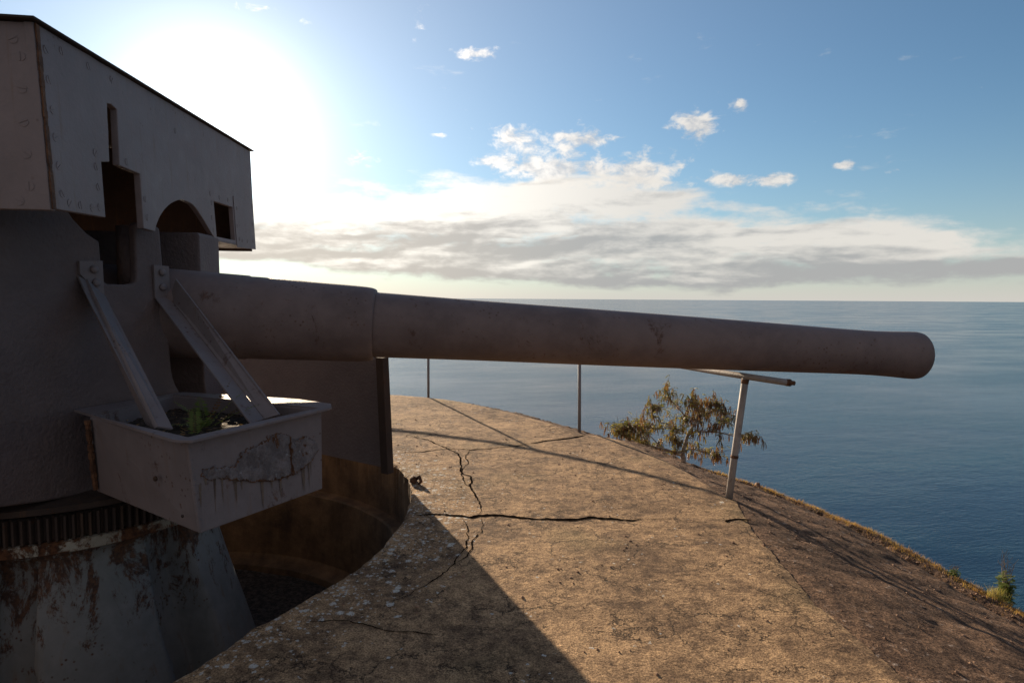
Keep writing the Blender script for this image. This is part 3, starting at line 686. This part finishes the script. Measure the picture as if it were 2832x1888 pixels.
F += [(4, 5, 6, 7), (15, 14, 13, 12)]
mb.add(V, F); tray = bev(mb.build('steel_tray', M_TRAY, gun), .006, 2, 30)
tray['label'] = 'open steel tray with peeling rusty paint hung beside the carriage'
ro = [(-2.241, 3.172), (-1.387, 2.523), (-1.345, 2.508), (-1.300, 2.510), (-0.961, 3.257), (-.958, 3.30), (-0.992, 3.400), (-1.212, 3.545), (-1.702, 3.702), (-2.001, 3.776), (-2.045, 3.70)]
ri_ = [inset(p, .012) for p in (near_, right_, back_, left_)]
mb = MB(); plate(mb, [tuple(p) for p in ro], [[(p.x, p.y) for p in ri_]], lambda a, b: Vector((a, b, .815 + .002 * nz(a, b, 5.))), .012, -ZU)
bev(mb.build('tray_rim', M_TRAY, tray), .003)
# blistered paint on the right hand wall
W0 = near_ + ZU * 0; W1 = right_; e_ = (W1 - W0); L_ = e_.length; e_ = e_ / L_; nw = Vector((e_.y, -e_.x, 0))
sc = [(0.056, 0.674), (0.183, 0.658), (0.287, 0.647), (0.32, 0.683), (0.373, 0.709), (0.467, 0.71), (0.524, 0.737), (0.611, 0.742), (0.7, 0.714), (0.746, 0.693), (0.842, 0.688), (0.924, 0.656), (0.948, 0.603), (0.905, 0.562), (0.821, 0.538), (0.709, 0.517), (0.603, 0.511), (0.461, 0.531), (0.303, 0.563), (0.204, 0.596), (0.099, 0.613), (0.06, 0.641)]
sc = [(a, b) for a, b in sc]
def inpoly(x, y, P_):
    c_ = False; j = len(P_) - 1
    for i in range(len(P_)):
        if (P_[i][1] > y) != (P_[j][1] > y) and x < (P_[j][0] - P_[i][0]) * (y - P_[i][1]) / (P_[j][1] - P_[i][1]) + P_[i][0]: c_ = not c_
        j = i
    return c_
def dist_edge(x, y, P_, sx=.78):
    best = 9
    for i in range(len(P_)):
        ax, ay = P_[i - 1]; bx, by = P_[i]; ax *= sx; bx *= sx; px_ = x * sx
        vx, vy = bx - ax, by - ay; t_ = max(0, min(1, ((px_ - ax) * vx + (y - ay) * vy) / (vx * vx + vy * vy + 1e-12)))
        best = min(best, math.hypot(px_ - ax - vx * t_, y - ay - vy * t_))
    return best
NXg, NZg = 230, 74; V = []; idx = {}; F = []; mi = []; hts = {}
z0g, z1g = .485, .765
for i in range(NXg + 1):
    for j in range(NZg + 1):
        a = .03 + .94 * i / NXg; z = z0g + (z1g - z0g) * j / NZg
        aw = a + .016 * nz(a, z, 22., 1) + .010 * nz(a, z, 60., 1); zw = z + .013 * nz(a, z, 24., 4) + .008 * nz(a, z, 70., 4)
        if inpoly(aw, zw, sc):
            de = dist_edge(aw, zw, sc)
            crk = abs((aw - .70) + .012 * nz(a, z, 40., 9)) < .006 and zw > .53
            h = (.020 - .055 * max(0, min(.24, z - .50)) * 1.1) * min(1, de / .005) * (.7 + .6 * nz(a, z, 9., 3)) + .005 * nz(a, z, 26., 5) + .003 * nz(a, z, 80., 5)
            if crk: h = -.001
            kk = (ZT - z) / (ZT - .40); leanv = (bn - near_) * kk; leanv.z = 0
            idx[(i, j)] = len(V); V.append(W0 + e_ * (a * L_) + ZU * z + nw * (h + .0005) + nw * leanv.dot(nw)); hts[(i, j)] = (h, de)
for i in range(NXg):
    for j in range(NZg):
        q = [(i, j), (i + 1, j), (i + 1, j + 1), (i, j + 1)]
        if all(k in idx for k in q):
            F.append(tuple(idx[k] for k in q)); mi.append(1 if min(hts[k][1] for k in q) < (.007 if V[F[-1][0]][2] < .60 else .002) * (.6 + .8 * random.random()) or min(hts[k][0] for k in q) < .001 else 0)
link('peeling_paint', V, F, M_TRAY, tray, True, [M_PEEL, M_RUST], mi)
rn = MB()
for k in range(20):
    a = random.uniform(.05, .95); zt = min([z for z in [q / 500 for q in range(240, 380)] if inpoly(a, z, sc)] or [.6]) + .006
    l = random.uniform(.02, .11) if random.random() < .7 else random.uniform(.08, .16); w0 = random.uniform(.0025, .008); n_ = 8; lft = []
    for i_ in range(n_ + 1):
        t = i_ / n_; z = max(.405, zt - l * t); kk = (ZT - z) / (ZT - .40); leanv = (bn - near_) * kk; leanv.z = 0
        c_ = W0 + e_ * (a * L_ + .002 * nz(a * 9, t, 5.)) + ZU * z + nw * (.0012 + leanv.dot(nw)); wd_ = w0 * (1 - t) ** .7 * random.uniform(.8, 1.2) + .0004
        lft += [c_ - e_ * wd_, c_ + e_ * wd_]
    rn.add(lft, [(2 * q, 2 * q + 1, 2 * q + 3, 2 * q + 2) for q in range(n_)])
link('rust_run', rn.v, rn.f, M_RUNS, tray)['kind'] = 'stuff'
# rust runs below the blister and welds at the corners
mb = MB()
for i in range(30):
    k = i / 30; p = near_.lerp(Vector((bn.x, bn.y, 0)), k) + ZU * (ZT - .02 - k * .37)
    tube(mb, [p + ZU * .008, p - ZU * .008], .008 + .003 * random.random(), 6)
mb.build('corner_weld', M_TRAY, tray)
mb = MB(); lw0 = left_ + (near_ - left_) * .025
for i in range(26):
    k = i / 26; p = lw0.lerp(Vector((bl.x + .03, bl.y - .02, 0)), k) + ZU * (ZT - .02 - k * .37) + Vector((-.012, -.012, 0))
    tube(mb, [p + ZU * .01, p - ZU * .01], .009 + .008 * random.random(), 6)
mb.build('rusty_seam', M_RUST, tray)
def bolt(p, nrm, rad, parent, m_):
    q = MB(); nrm = nrm.normalized(); tube(q, [p, p + nrm * rad * .5, p + nrm * rad * .8, p + nrm * rad * .95], [rad, rad, rad * .8, rad * .4], 12); return q.build('bolt', m_, parent, True)
lw = (near_ - left_).normalized(); ln = Vector((lw.y, -lw.x, 0)); 
bolt(left_ + (near_ - left_) * .70 + ZU * .60 + ln * .0 , ln, .012, tray, M_DARK)
bolt(left_ + (near_ - left_) * .93 + ZU * .47 - ln * .004, ln, .007, tray, M_DARK)
# litter in the tray
V = []; F = []; n_ = 40
for i in range(n_ + 1):
    for j in range(n_ + 1):
        a, b = i / n_, j / n_
        p = ti[3].lerp(ti[0], a).lerp(ti[2].lerp(ti[1], a), b); x, y = p.x, p.y
        V.append((x, y, .735 + .012 * nz(x, y, 6.) + .012 * nz(x, y, 22.) + .006 * nz(x, y, 60.)))
for i in range(n_):
    for j in range(n_): F.append((i * (n_ + 1) + j, (i + 1) * (n_ + 1) + j, (i + 1) * (n_ + 1) + j + 1, i * (n_ + 1) + j + 1))
tag(link('leaf_litter', V, F, M_SOIL, smooth=True), 'dark leaf litter and soil filling the steel tray', 'soil', kind='stuff')
mb = MB()
for i in range(240):
    a, b = random.random(), random.random(); p = ti[3].lerp(ti[0], a).lerp(ti[2].lerp(ti[1], a), b); p.z = .742 + random.random() * .012
    an_ = random.random() * 6.3; l = random.uniform(.006, .02); wd = l * random.uniform(.15, .5); d1 = Vector((math.cos(an_), math.sin(an_), random.uniform(-.3, .3))) * l; d2 = Vector((-math.sin(an_), math.cos(an_), random.uniform(-.3, .3))) * wd
    mb.add([p - d1, p + d2, p + d1, p - d2], [(0, 1, 2, 3)])
lo = link('fallen_leaflets', mb.v, mb.f, M_DRY); tag(lo, 'scattered dry leaflets lying on the soil in the tray', 'leaf litter', kind='stuff')
# struts: bent angle irons
def strut(tops_, bots_, brk, bolts):
    """tops_/bots_: three edge points each (outer edge, fold, outer edge)"""
    q = MB(); T = [Vector(p) for p in tops_]; B = [Vector(p) for p in bots_]
    V = []; th_ = .010
    f1 = (T[1] - T[0]).cross(B[0] - T[0]).normalized(); f2 = (T[2] - T[1]).cross(B[1] - T[1]).normalized()
    if f1.y > 0: f1 = -f1
    if f2.y > 0: f2 = -f2
    for a, b, f in ((0, 1, f1), (1, 2, f2)):
        P_ = [T[a], T[b], B[b], B[a]]
        q.add(P_ + [p - f * th_ for p in P_], [(0, 1, 2, 3), (7, 6, 5, 4), (0, 4, 5, 1), (1, 5, 6, 2), (2, 6, 7, 3), (3, 7, 4, 0)])
    plate(q, brk, [], lambda a, b: C3(a, b, .018), .017, -CN)
    o = bev(q.build('tray_strut', M_TRAY, gun), .0025, 2)
    for t_, z_ in bolts: bolt(C3(t_, z_, .018), CN, .021, o, M_TRAY)
    return o
strut([C3(-.480, 1.504, .004), C3(-.452, 1.478, .020), C3(-.355, 1.385, .019)], [(-1.728, 2.93, .80), (-1.627, 2.83, .797), (-1.575, 2.86, .78)],
      [(-.478, 1.575), (-.355, 1.583), (-.352, 1.375), (-.452, 1.482), (-.478, 1.51)], [(-.405, 1.535), (-.397, 1.465)])
strut([C3(-.049, 1.388, .019), C3(.045, 1.386, .018), C3(.058, 1.500, .055)], [(-1.286, 3.05, .775), (-1.262, 3.16, .775), (-1.195, 3.18, .795)],
      [(-.052, 1.577), (.048, 1.573), (.052, 1.372), (.03, 1.37), (-.049, 1.385)], [(-.002, 1.535), (-.002, 1.448)])

# ------------------------------------------------------------------ fern growing in the tray
def frond(mb, base, dirv, L, droop, n=13, wd=.02):
    dirv = Vector(dirv).normalized(); side = dirv.cross(ZU).normalized(); pts = []
    for i in range(n + 1):
        t = i / n; p = Vector(base) + dirv * L * t + ZU * (-droop * t * t); pts.append(p)
    tube(mb, pts, [.0012 * (1 - .6 * i / n) for i in range(n + 1)], 4)
    for i in range(2, n + 1):
        t = i / n; l = wd * math.sin(math.pi * min(.97, .18 + .82 * t)) ** .6 * random.uniform(.85, 1.1); tg = (pts[i] - pts[i - 1]).normalized()
        for s_ in (-1, 1):
            dv = (side * s_ + tg * .35 + ZU * random.uniform(-.35, .1)).normalized(); b0 = pts[i]; wv = tg * l * .19
            mb.add([b0, b0 + dv * l * .45 + wv, b0 + dv * l, b0 + dv * l * .45 - wv], [(0, 1, 2, 3)])
fern_p = Vector((-1.545, 3.12, .745))
fern = empty('fern', fern_p, 'small green fern with feathery fronds growing in the steel tray', 'fern')
for bx, by, dx, dy, dz, L, dr, wd, mm in [(0, 0, .6, .3, .75, .20, .03, .026, 0), (0, 0, .15, -.5, .9, .19, .06, .028, 0), (0, 0, -.5, -.1, .7, .17, .06, .025, 0), (.02, 0, .9, .1, .6, .21, .05, .026, 0), (.0, 0, .3, .5, 1.0, .2, .03, .022, 1),
                                      (0, -.02, .4, -.6, .5, .16, .05, .026, 0), (.05, -.2, .1, -.2, .9, .12, .02, .028, 0), (.05, -.2, .35, .1, .6, .12, .03, .026, 0), (.05, -.22, .8, .1, .3, .12, .02, .024, 0), (.02, -.12, -.2, .1, .6, .11, .03, .022, 1),
                                      (-.04, .02, -.7, -.5, .4, .13, .06, .022, 0), (.03, .05, .7, .5, .8, .18, .05, .02, 1), (0, 0, -.1, -.8, .7, .16, .07, .026, 0)]:
    q = MB(); frond(q, fern_p + Vector((bx, by, -.01)), (dx, dy, dz), L * 1.45, dr, 16, wd * 1.3); link('frond', q.v, q.f, (M_FERN, M_FERNB)[mm], fern)

# ------------------------------------------------------------------ railing
RH = .80
p0 = Vector((-3.3, 9.75, 0)); p1 = Vector((-1.172, 8.735, -.02)); p2 = Vector((.735, 6.66, -.12)); p3 = Vector((1.545, 4.355, -.01))
t0, t1, t2, t3 = p0 + ZU * .80, Vector((-1.172, 8.735, .79)), Vector((.722, 6.66, .82)), Vector((1.653, 4.40, .842))
rail = empty('railing', p2, 'old weathered pipe railing along the seaward edge of the slab', 'railing')
def bez(pts, n=8): 
    o_ = []
    for i in range(len(pts) - 1):
        a = pts[max(0, i - 1)]; b = pts[i]; c_ = pts[i + 1]; d_ = pts[min(len(pts) - 1, i + 2)]
        for k in range(n):
            t = k / n; o_.append(.5 * ((2 * b) + (c_ - a) * t + (2 * a - 5 * b + 4 * c_ - d_) * t * t + (-a + 3 * b - 3 * c_ + d_) * t ** 3))
    return o_ + [pts[-1]]
tip = Vector((1.832, 4.13, .850))
mb = MB(); tube(mb, bez([Vector((-6.2, 9.9, .8)), t0, t1 + ZU * .012, t2 + ZU * .01, t3 + ZU * .014, tip], 10), .0225, 14); tr_ = mb.build('top_rail', M_RAIL, rail, True)
dt_ = (tip - t3).normalized()
mb = MB(); tube(mb, [tip - dt_ * .01, tip + dt_ * .02], .0245, 12); tube(mb, [tip, tip + dt_ * .05], .015, 12); mb.build('rail_end_stub', M_RUST, rail, True)
for a, b, m_ in ((p0, t0, M_POST), (p1, t1, M_POST), (p2, t2, M_POST)):
    mb = MB(); tube(mb, [a - ZU * .15, a.lerp(b, .5), b], .0175, 12); mb.build('post', m_, rail, True)
mb = MB(); tube(mb, [p3 - ZU * .03, p3.lerp(t3, .33), p3.lerp(t3, .66), t3], .0245, 14); po = mb.build('post', M_RAIL, rail, True)
mb = MB(); q0 = p3.lerp(t3, .335); q1 = p3.lerp(t3, .36); tube(mb, [q0, q0.lerp(q1, .5), q1], [.0265, .029, .0265], 12); mb.build('collar', M_RUST, po, True)
mb = MB(); q0 = p3.lerp(t3, .955); q1 = p3.lerp(t3, .99); tube(mb, [q0, q1], [.026, .028], 12); mb.build('weld_collar', M_RUST, po, True)

# rusty broken lug on the pit rim
mb = MB(); lc = Vector((-.735, 4.66, .02))
bm = bmesh.new(); bmesh.ops.create_icosphere(bm, subdivisions=3, radius=1)
for v in bm.verts:
    n3_ = noise.noise(v.co * 1.7) * .5 + noise.noise(v.co * 4) * .25
    v.co = Vector((v.co.x * .03, v.co.y * .045, v.co.z * .03)) * (1 + n3_)
mb.add([v.co + lc for v in bm.verts], [[v.index for v in f.verts] for f in bm.faces]); bm.free()
tube(mb, [lc + Vector((.0, 0, 0)), lc + Vector((.045, -.03, .03)), lc + Vector((.06, -.05, .0)), lc + Vector((.04, -.05, -.02))], [.016, .015, .013, .008], 8)
o = mb.build('rusty_lug', M_RUST, None, True); tag(o, 'small rusty broken iron lug sticking up at the pit rim', 'metal lug')

# ------------------------------------------------------------------ tree beyond the slab edge
TY = 7.2; px = TY / 1437.
def T(x, y, dy=0.):
    if y < 1040: y = 1040 - (1040 - y) * .84
    x = 1573 + (x - 1573) * .93; y += 6
    return Vector(((x - 1176) * px, TY + dy, 1.4 - (y - 684 + (x - 1176) * -.0065 * -1 * 0) * px + (x - 1176) * .0065 * px))
tx = T(1570, 1081).x; gz = ground_z(tx, TY)
tree = empty('leucaena_tree', (tx, TY, gz), 'small crooked tree with feathery leaves and hanging brown pods beyond the slab edge', 'tree')
limbs = [([(1560, 1120, 0), (1570, 1081, 0), (1578, 1060, 0), (1575, 1040, 0)], .036, .030),
         ([(1575, 1040, 0), (1578, 1022, 0), (1589.5, 989, .02), (1605, 962, .05), (1615, 940, .08), (1618, 920, .1)], .026, .008),
         ([(1589, 990, .02), (1603, 978, -.05), (1617, 974, -.1), (1654, 975, -.15), (1687, 979, -.2), (1712, 983, -.2), (1729, 985, -.2)], .013, .003),
         ([(1589, 987, .02), (1574, 979, .1), (1554, 980, .2), (1527, 988, .3), (1500, 985, .35)], .010, .003),
         ([(1591, 965, .05), (1585, 948, .1), (1578, 930, .1), (1565, 915, .15), (1554, 900, .2), (1546, 885, .2), (1542, 869, .2)], .011, .002),
         ([(1575, 1040, 0), (1563, 1030, -.1), (1546, 1024, -.2), (1507, 1008, -.3), (1475, 1000, -.3), (1448, 993, -.3), (1428, 985, -.3), (1409, 971, -.35), (1397, 955, -.35)], .018, .003),
         ([(1573, 1045, 0), (1550, 1042, .1), (1527, 1040, .2), (1500, 1040, .3), (1485, 1034, .3), (1458, 1010, .35), (1440, 1000, .35)], .013, .003),
         ([(1577, 1043, 0), (1590, 1035, .1), (1605, 1034, .15), (1634, 1045, .2), (1650, 1050, .2), (1672, 1057, .2)], .010, .0015),
         ([(1607, 958, .05), (1625, 948, .1), (1640, 940, .15), (1654, 934, .2), (1674, 930, .2), (1690, 940, .2)], .010, .002),
         ([(1565, 975, .1), (1545, 965, .2), (1520, 955, .1), (1505, 940, .05), (1500, 925, .05), (1508, 917, .05)], .007, .0015),
         ([(1507, 1008, -.3), (1490, 985, -.2), (1470, 965, -.2), (1450, 958, -.2)], .008, .002),
         ([(1475, 1000, -.3), (1460, 980, -.25), (1440, 962, -.25), (1425, 950, -.3)], .007, .002),
         ([(1615, 940, .08), (1610, 920, 0), (1600, 905, 0), (1595, 898, 0)], .006, .0015), ([(1654, 934, .2), (1660, 920, .25), (1668, 912, .2)], .005, .0015),
         ([(1575, 1000, 0), (1560, 1005, -.1), (1545, 995, -.15), (1553, 975, -.1)], .006, .0015), ([(1640, 975, -.1), (1650, 955, -.1), (1668, 950, -.1)], .006, .0015)]
mb = MB(); tubes = []; sprout = []
for li, (pts, r0, r1) in enumerate(limbs):
    P_ = [T(*q) for q in pts]
    if li == 0: P_ = [Vector((tx - .05, TY, gz - .1)), Vector((tx - .03, TY, (gz + P_[0].z) / 2))] + P_
    for k in range(1, len(P_) - 1): P_[k] += Vector((random.uniform(-.008, .008), random.uniform(-.03, .03), random.uniform(-.008, .008)))
    sm = bez(P_, 5); n = len(sm); rs = [r0 + (r1 - r0) * i / (n - 1) for i in range(n)]
    q = MB(); tube(q, sm, rs, 8); q.build('trunk' if li == 0 else 'limb', M_BARK, tree, True)
    if li > 0:
        for i in range(2 if li > 1 else 12, n):
            if random.random() < (.55 if i > n * .3 else .25): sprout.append((sm[i], (sm[min(i + 1, n - 1)] - sm[i - 1]).normalized()))
        sprout.append((sm[-1], (sm[-1] - sm[-3]).normalized())); sprout.append((sm[-1], (sm[-1] - sm[-3]).normalized()))
tw = MB(); lf = MB(); pod = MB(); podg = MB()
def leaf(mb, b, dv, L):
    """feathery bipinnate leaf: drooping midrib, pairs of thin pinnae"""
    dv = dv.normalized(); pts = [b + dv * L * t - ZU * L * .55 * t * t for t in (0, .33, .66, 1)]
    tube(mb, pts, .0012, 3, False); side = dv.cross(ZU); side = side.normalized() if side.length > .01 else Vector((1, 0, 0))
    for k in range(1, 8):
        t = k / 7; p = b + dv * L * t - ZU * L * .55 * t * t
        for s_ in (-1, 1):
            d_ = (side * s_ * 1. + dv * .5 - ZU * random.uniform(.2, .9)).normalized(); l = L * .38 * random.uniform(.7, 1.1); wv = (dv + ZU * .4).normalized() * .0026
            mb.add([p - wv, p + wv, p + d_ * l + wv * .4, p + d_ * l - wv * .4], [(0, 1, 2, 3)])
def podcl(mb, b, n):
    for _ in range(n):
        a = random.random() * 6.28; sp = random.uniform(.0, .30); d_ = Vector((math.cos(a) * sp, math.sin(a) * sp, -1)).normalized(); L = random.uniform(.055, .115)
        st = b + Vector((math.cos(a), math.sin(a), 0)) * random.uniform(0, .014); wv = Vector((math.cos(a * 3), math.sin(a * 3), 0)) * random.uniform(.0032, .0055); bow = Vector((math.cos(a), math.sin(a), 0)) * .008
        p = [st, st + d_ * L * .15, st + d_ * L * .55 + bow, st + d_ * L * .9 + bow * .6, st + d_ * L]
        mb.add([p[0], p[1] - wv, p[1] + wv, p[2] - wv, p[2] + wv, p[3] - wv * .8, p[3] + wv * .8, p[4]], [(0, 1, 2), (1, 3, 4, 2), (3, 5, 6, 4), (5, 7, 6)])
for p, dv in sprout:
    for _ in range(3):
        d_ = (dv * .5 + Vector((random.uniform(-1, 1), random.uniform(-1, 1), random.uniform(-.3, 1.1)))).normalized(); L = random.uniform(.06, .22)
        e_ = p + d_ * L + ZU * -.01; mid = p + d_ * L * .5 + ZU * .012
        tube(tw, [p, mid, e_], [.0032, .0022, .0012], 4, False)
        pxx = (e_.x / TY * 1437 + 1176)
        for c_ in (mid, e_, p.lerp(mid, .6)):
            for _k in range(2):
                if random.random() < (.30 if pxx > 1600 else .42): leaf(lf, c_, Vector((random.uniform(-1, 1), random.uniform(-1, 1), random.uniform(-.1, .7))), random.uniform(.035, .062))
        pr = .62 if pxx > 1590 else .38
        for c_ in (mid, e_):
            if random.random() < pr: podcl(pod if random.random() < (.75 if pxx > 1590 else .5) else podg, c_, random.randint(3, 7))
podcl(pod, T(1722, 980, -.2), 5); podcl(pod, T(1726, 986, -.2), 5); podcl(pod, T(1618, 1044, .15), 5)
for nm_, q_, m_ in (('twigs', tw, M_BARK), ('foliage', lf, M_LEAF), ('brown_pods', pod, M_POD), ('green_pods', podg, M_PODG)): tag(link(nm_, q_.v, q_.f, m_, tree), kind='stuff')

# ------------------------------------------------------------------ dry grass, gravel and stones on the brink
gr = MB(); gv = MB()
def blade(mb, p, h, lean, wd):
    a = random.random() * 6.28; s_ = Vector((math.cos(a), math.sin(a), 0)) * wd; l = Vector((lean[0], lean[1], 0)) * h
    mb.add([p - s_, p + s_, p + ZU * h * .6 + l * .4 + s_ * .6, p + ZU * h * .6 + l * .4 - s_ * .6, p + ZU * h + l], [(0, 1, 2, 3), (3, 2, 4)])
for _ in range(9000):
    th = random.uniform(-30, 19); rb = brk_r(th); r0 = interp(OUT, th); tt = random.gauss(-.03, .055); r = rb + tt
    dens = .5 + .9 * nz(th, 2, .8, 4)
    if random.random() > dens + .15: continue
    x, y = MX + math.cos(R(th)) * r, MY + math.sin(R(th)) * r; z = ground_z(x, y)
    for _k in range(2): blade(gr, Vector((x + random.uniform(-.01, .01), y + random.uniform(-.01, .01), z - .004)), random.uniform(.008, .030) * (1.3 if random.random() < .12 else 1), (random.uniform(-.6, .9), random.uniform(-.6, .6)), random.uniform(.0008, .0016))
def rock(mb, c, s_, sub=1):
    bm = bmesh.new(); bmesh.ops.create_icosphere(bm, subdivisions=sub, radius=1); k = random.random() * 99
    sx, sy, sz = [s_ * random.uniform(.6, 1.25) for _ in range(3)]
    for v in bm.verts:
        f_ = 1 + .45 * noise.noise(v.co * 1.3 + Vector((k, 0, 0))); v.co = Vector((v.co.x * sx, v.co.y * sy, v.co.z * sz * .75)) * f_
    mb.add([v.co + c for v in bm.verts], [[v.index for v in f.verts] for f in bm.faces]); bm.free()
for _ in range(1500):
    th = random.uniform(-30, 19); rb = brk_r(th); r0 = interp(OUT, th)
    r = rb + random.gauss(-.09, .08) if random.random() < .8 else random.uniform(r0 + .05, rb)
    x, y = MX + math.cos(R(th)) * r, MY + math.sin(R(th)) * r
    rock(gv, Vector((x, y, ground_z(x, y))), random.uniform(.003, .011))
tag(link('dry_grass', gr.v, gr.f, M_DRY), 'short dry orange grass along the brink of the slope', 'grass', kind='stuff')
tag(link('gravel', gv.v, gv.f, M_STONE), 'loose reddish gravel strewn along the edge of the slope', 'gravel', kind='stuff')
for th, dr, s_, lb in [(14.9, -.05, .030, 'low reddish stone just behind the foot of the white rail post'), (-2.2, .0, .017, 'pale upright stone on the brink between the dry grass tufts'), (.8, -.15, .016, 'dark reddish stone lying inside the brink of the slope')]:
    rb = brk_r(th) + dr; x, y = MX + math.cos(R(th)) * rb, MY + math.sin(R(th)) * rb; q = MB(); rock(q, Vector((x, y, ground_z(x, y) + s_ * .3)), s_, 3); tag(q.build('stone', M_STONE, None, False), lb, 'stone')
# pale straw tuft and green shrub at the right hand end of the brink
def brink(th, dr): r = brk_r(th) + dr; x, y = MX + math.cos(R(th)) * r, MY + math.sin(R(th)) * r; return Vector((x, y, ground_z(x, y)))
c0 = brink(-3.5, -.02); q = MB()
for _ in range(260):
    blade(q, c0 + Vector((random.gauss(0, .022), random.gauss(0, .02), 0)), random.uniform(.03, .085), (random.uniform(-.6, .6), random.uniform(-.5, .5)), .0012)
tag(link('grass_tuft', [v for v in q.v], q.f, M_STRAW), 'pale yellow green grass tuft at the right end of the brink', 'grass tuft')
def shrub(name, c, h, sp, n, lb, scale=1.):
    e = empty(name, c, lb, 'shrub'); st = MB(); lv = MB()
    for _ in range(n):
        a = random.random() * 6.28; d_ = Vector((math.cos(a) * sp * random.random(), math.sin(a) * sp * random.random(), 1)); L = h * random.uniform(.5, 1.)
        tube(st, [c, c + d_ * L * .5 + Vector((0, 0, .01)), c + d_ * L], [.004 * scale, .003 * scale, .001], 5, False)
        for k in range(9):
            p = c + d_ * L * random.uniform(.25, .85)
            for _k in range(5):
                b_ = random.random() * 6.28; dl = Vector((math.cos(b_), math.sin(b_), random.uniform(-.6, .5))).normalized(); l = random.uniform(.022, .045) * scale; wv = dl.cross(ZU).normalized() * l * .32; pp_ = p + Vector((random.gauss(0, .012), random.gauss(0, .012), random.gauss(0, .012)))
                lv.add([pp_, pp_ + dl * l * .5 + wv, pp_ + dl * l, pp_ + dl * l * .5 - wv], [(0, 1, 2, 3)])
        for _k in range(2): tube(st, [c + d_ * L, c + d_ * L * 1.2 + Vector((random.uniform(-.02, .02), 0, .02)), c + d_ * L * 1.35 + Vector((random.uniform(-.05, .05), 0, .03))], .0011, 4, False)
    link('stems', st.v, st.f, M_BARK, e); link('leaves', lv.v, lv.f, M_GREEN, e)
shrub('green_shrub', brink(-.55, .36), .27, .18, 12, 'green leafy shrub with bare twig tips at the right edge of the slope')
shrub('green_shrub', brink(-1.0, -.03), .035, .5, 5, 'tiny green plant on the brink left of the pale grass tuft', .5)

# loose grit and crumbs lying on the slab
q = MB()
for _ in range(380):
    th = random.uniform(-32, 72); r0, r1 = rim_r(th), out_r(th); r = math.sqrt(random.uniform(r0 * r0, r1 * r1)); x, y = MX + math.cos(R(th)) * r, MY + math.sin(R(th)) * r
    rock(q, Vector((x, y, slab_z(x, y) + .001)), random.choice((.003, .004, .004, .006, .009)))
tag(link('loose_grit', q.v, q.f, M_STONE), 'tiny crumbs of broken concrete and grit scattered over the slab', 'grit', kind='stuff')
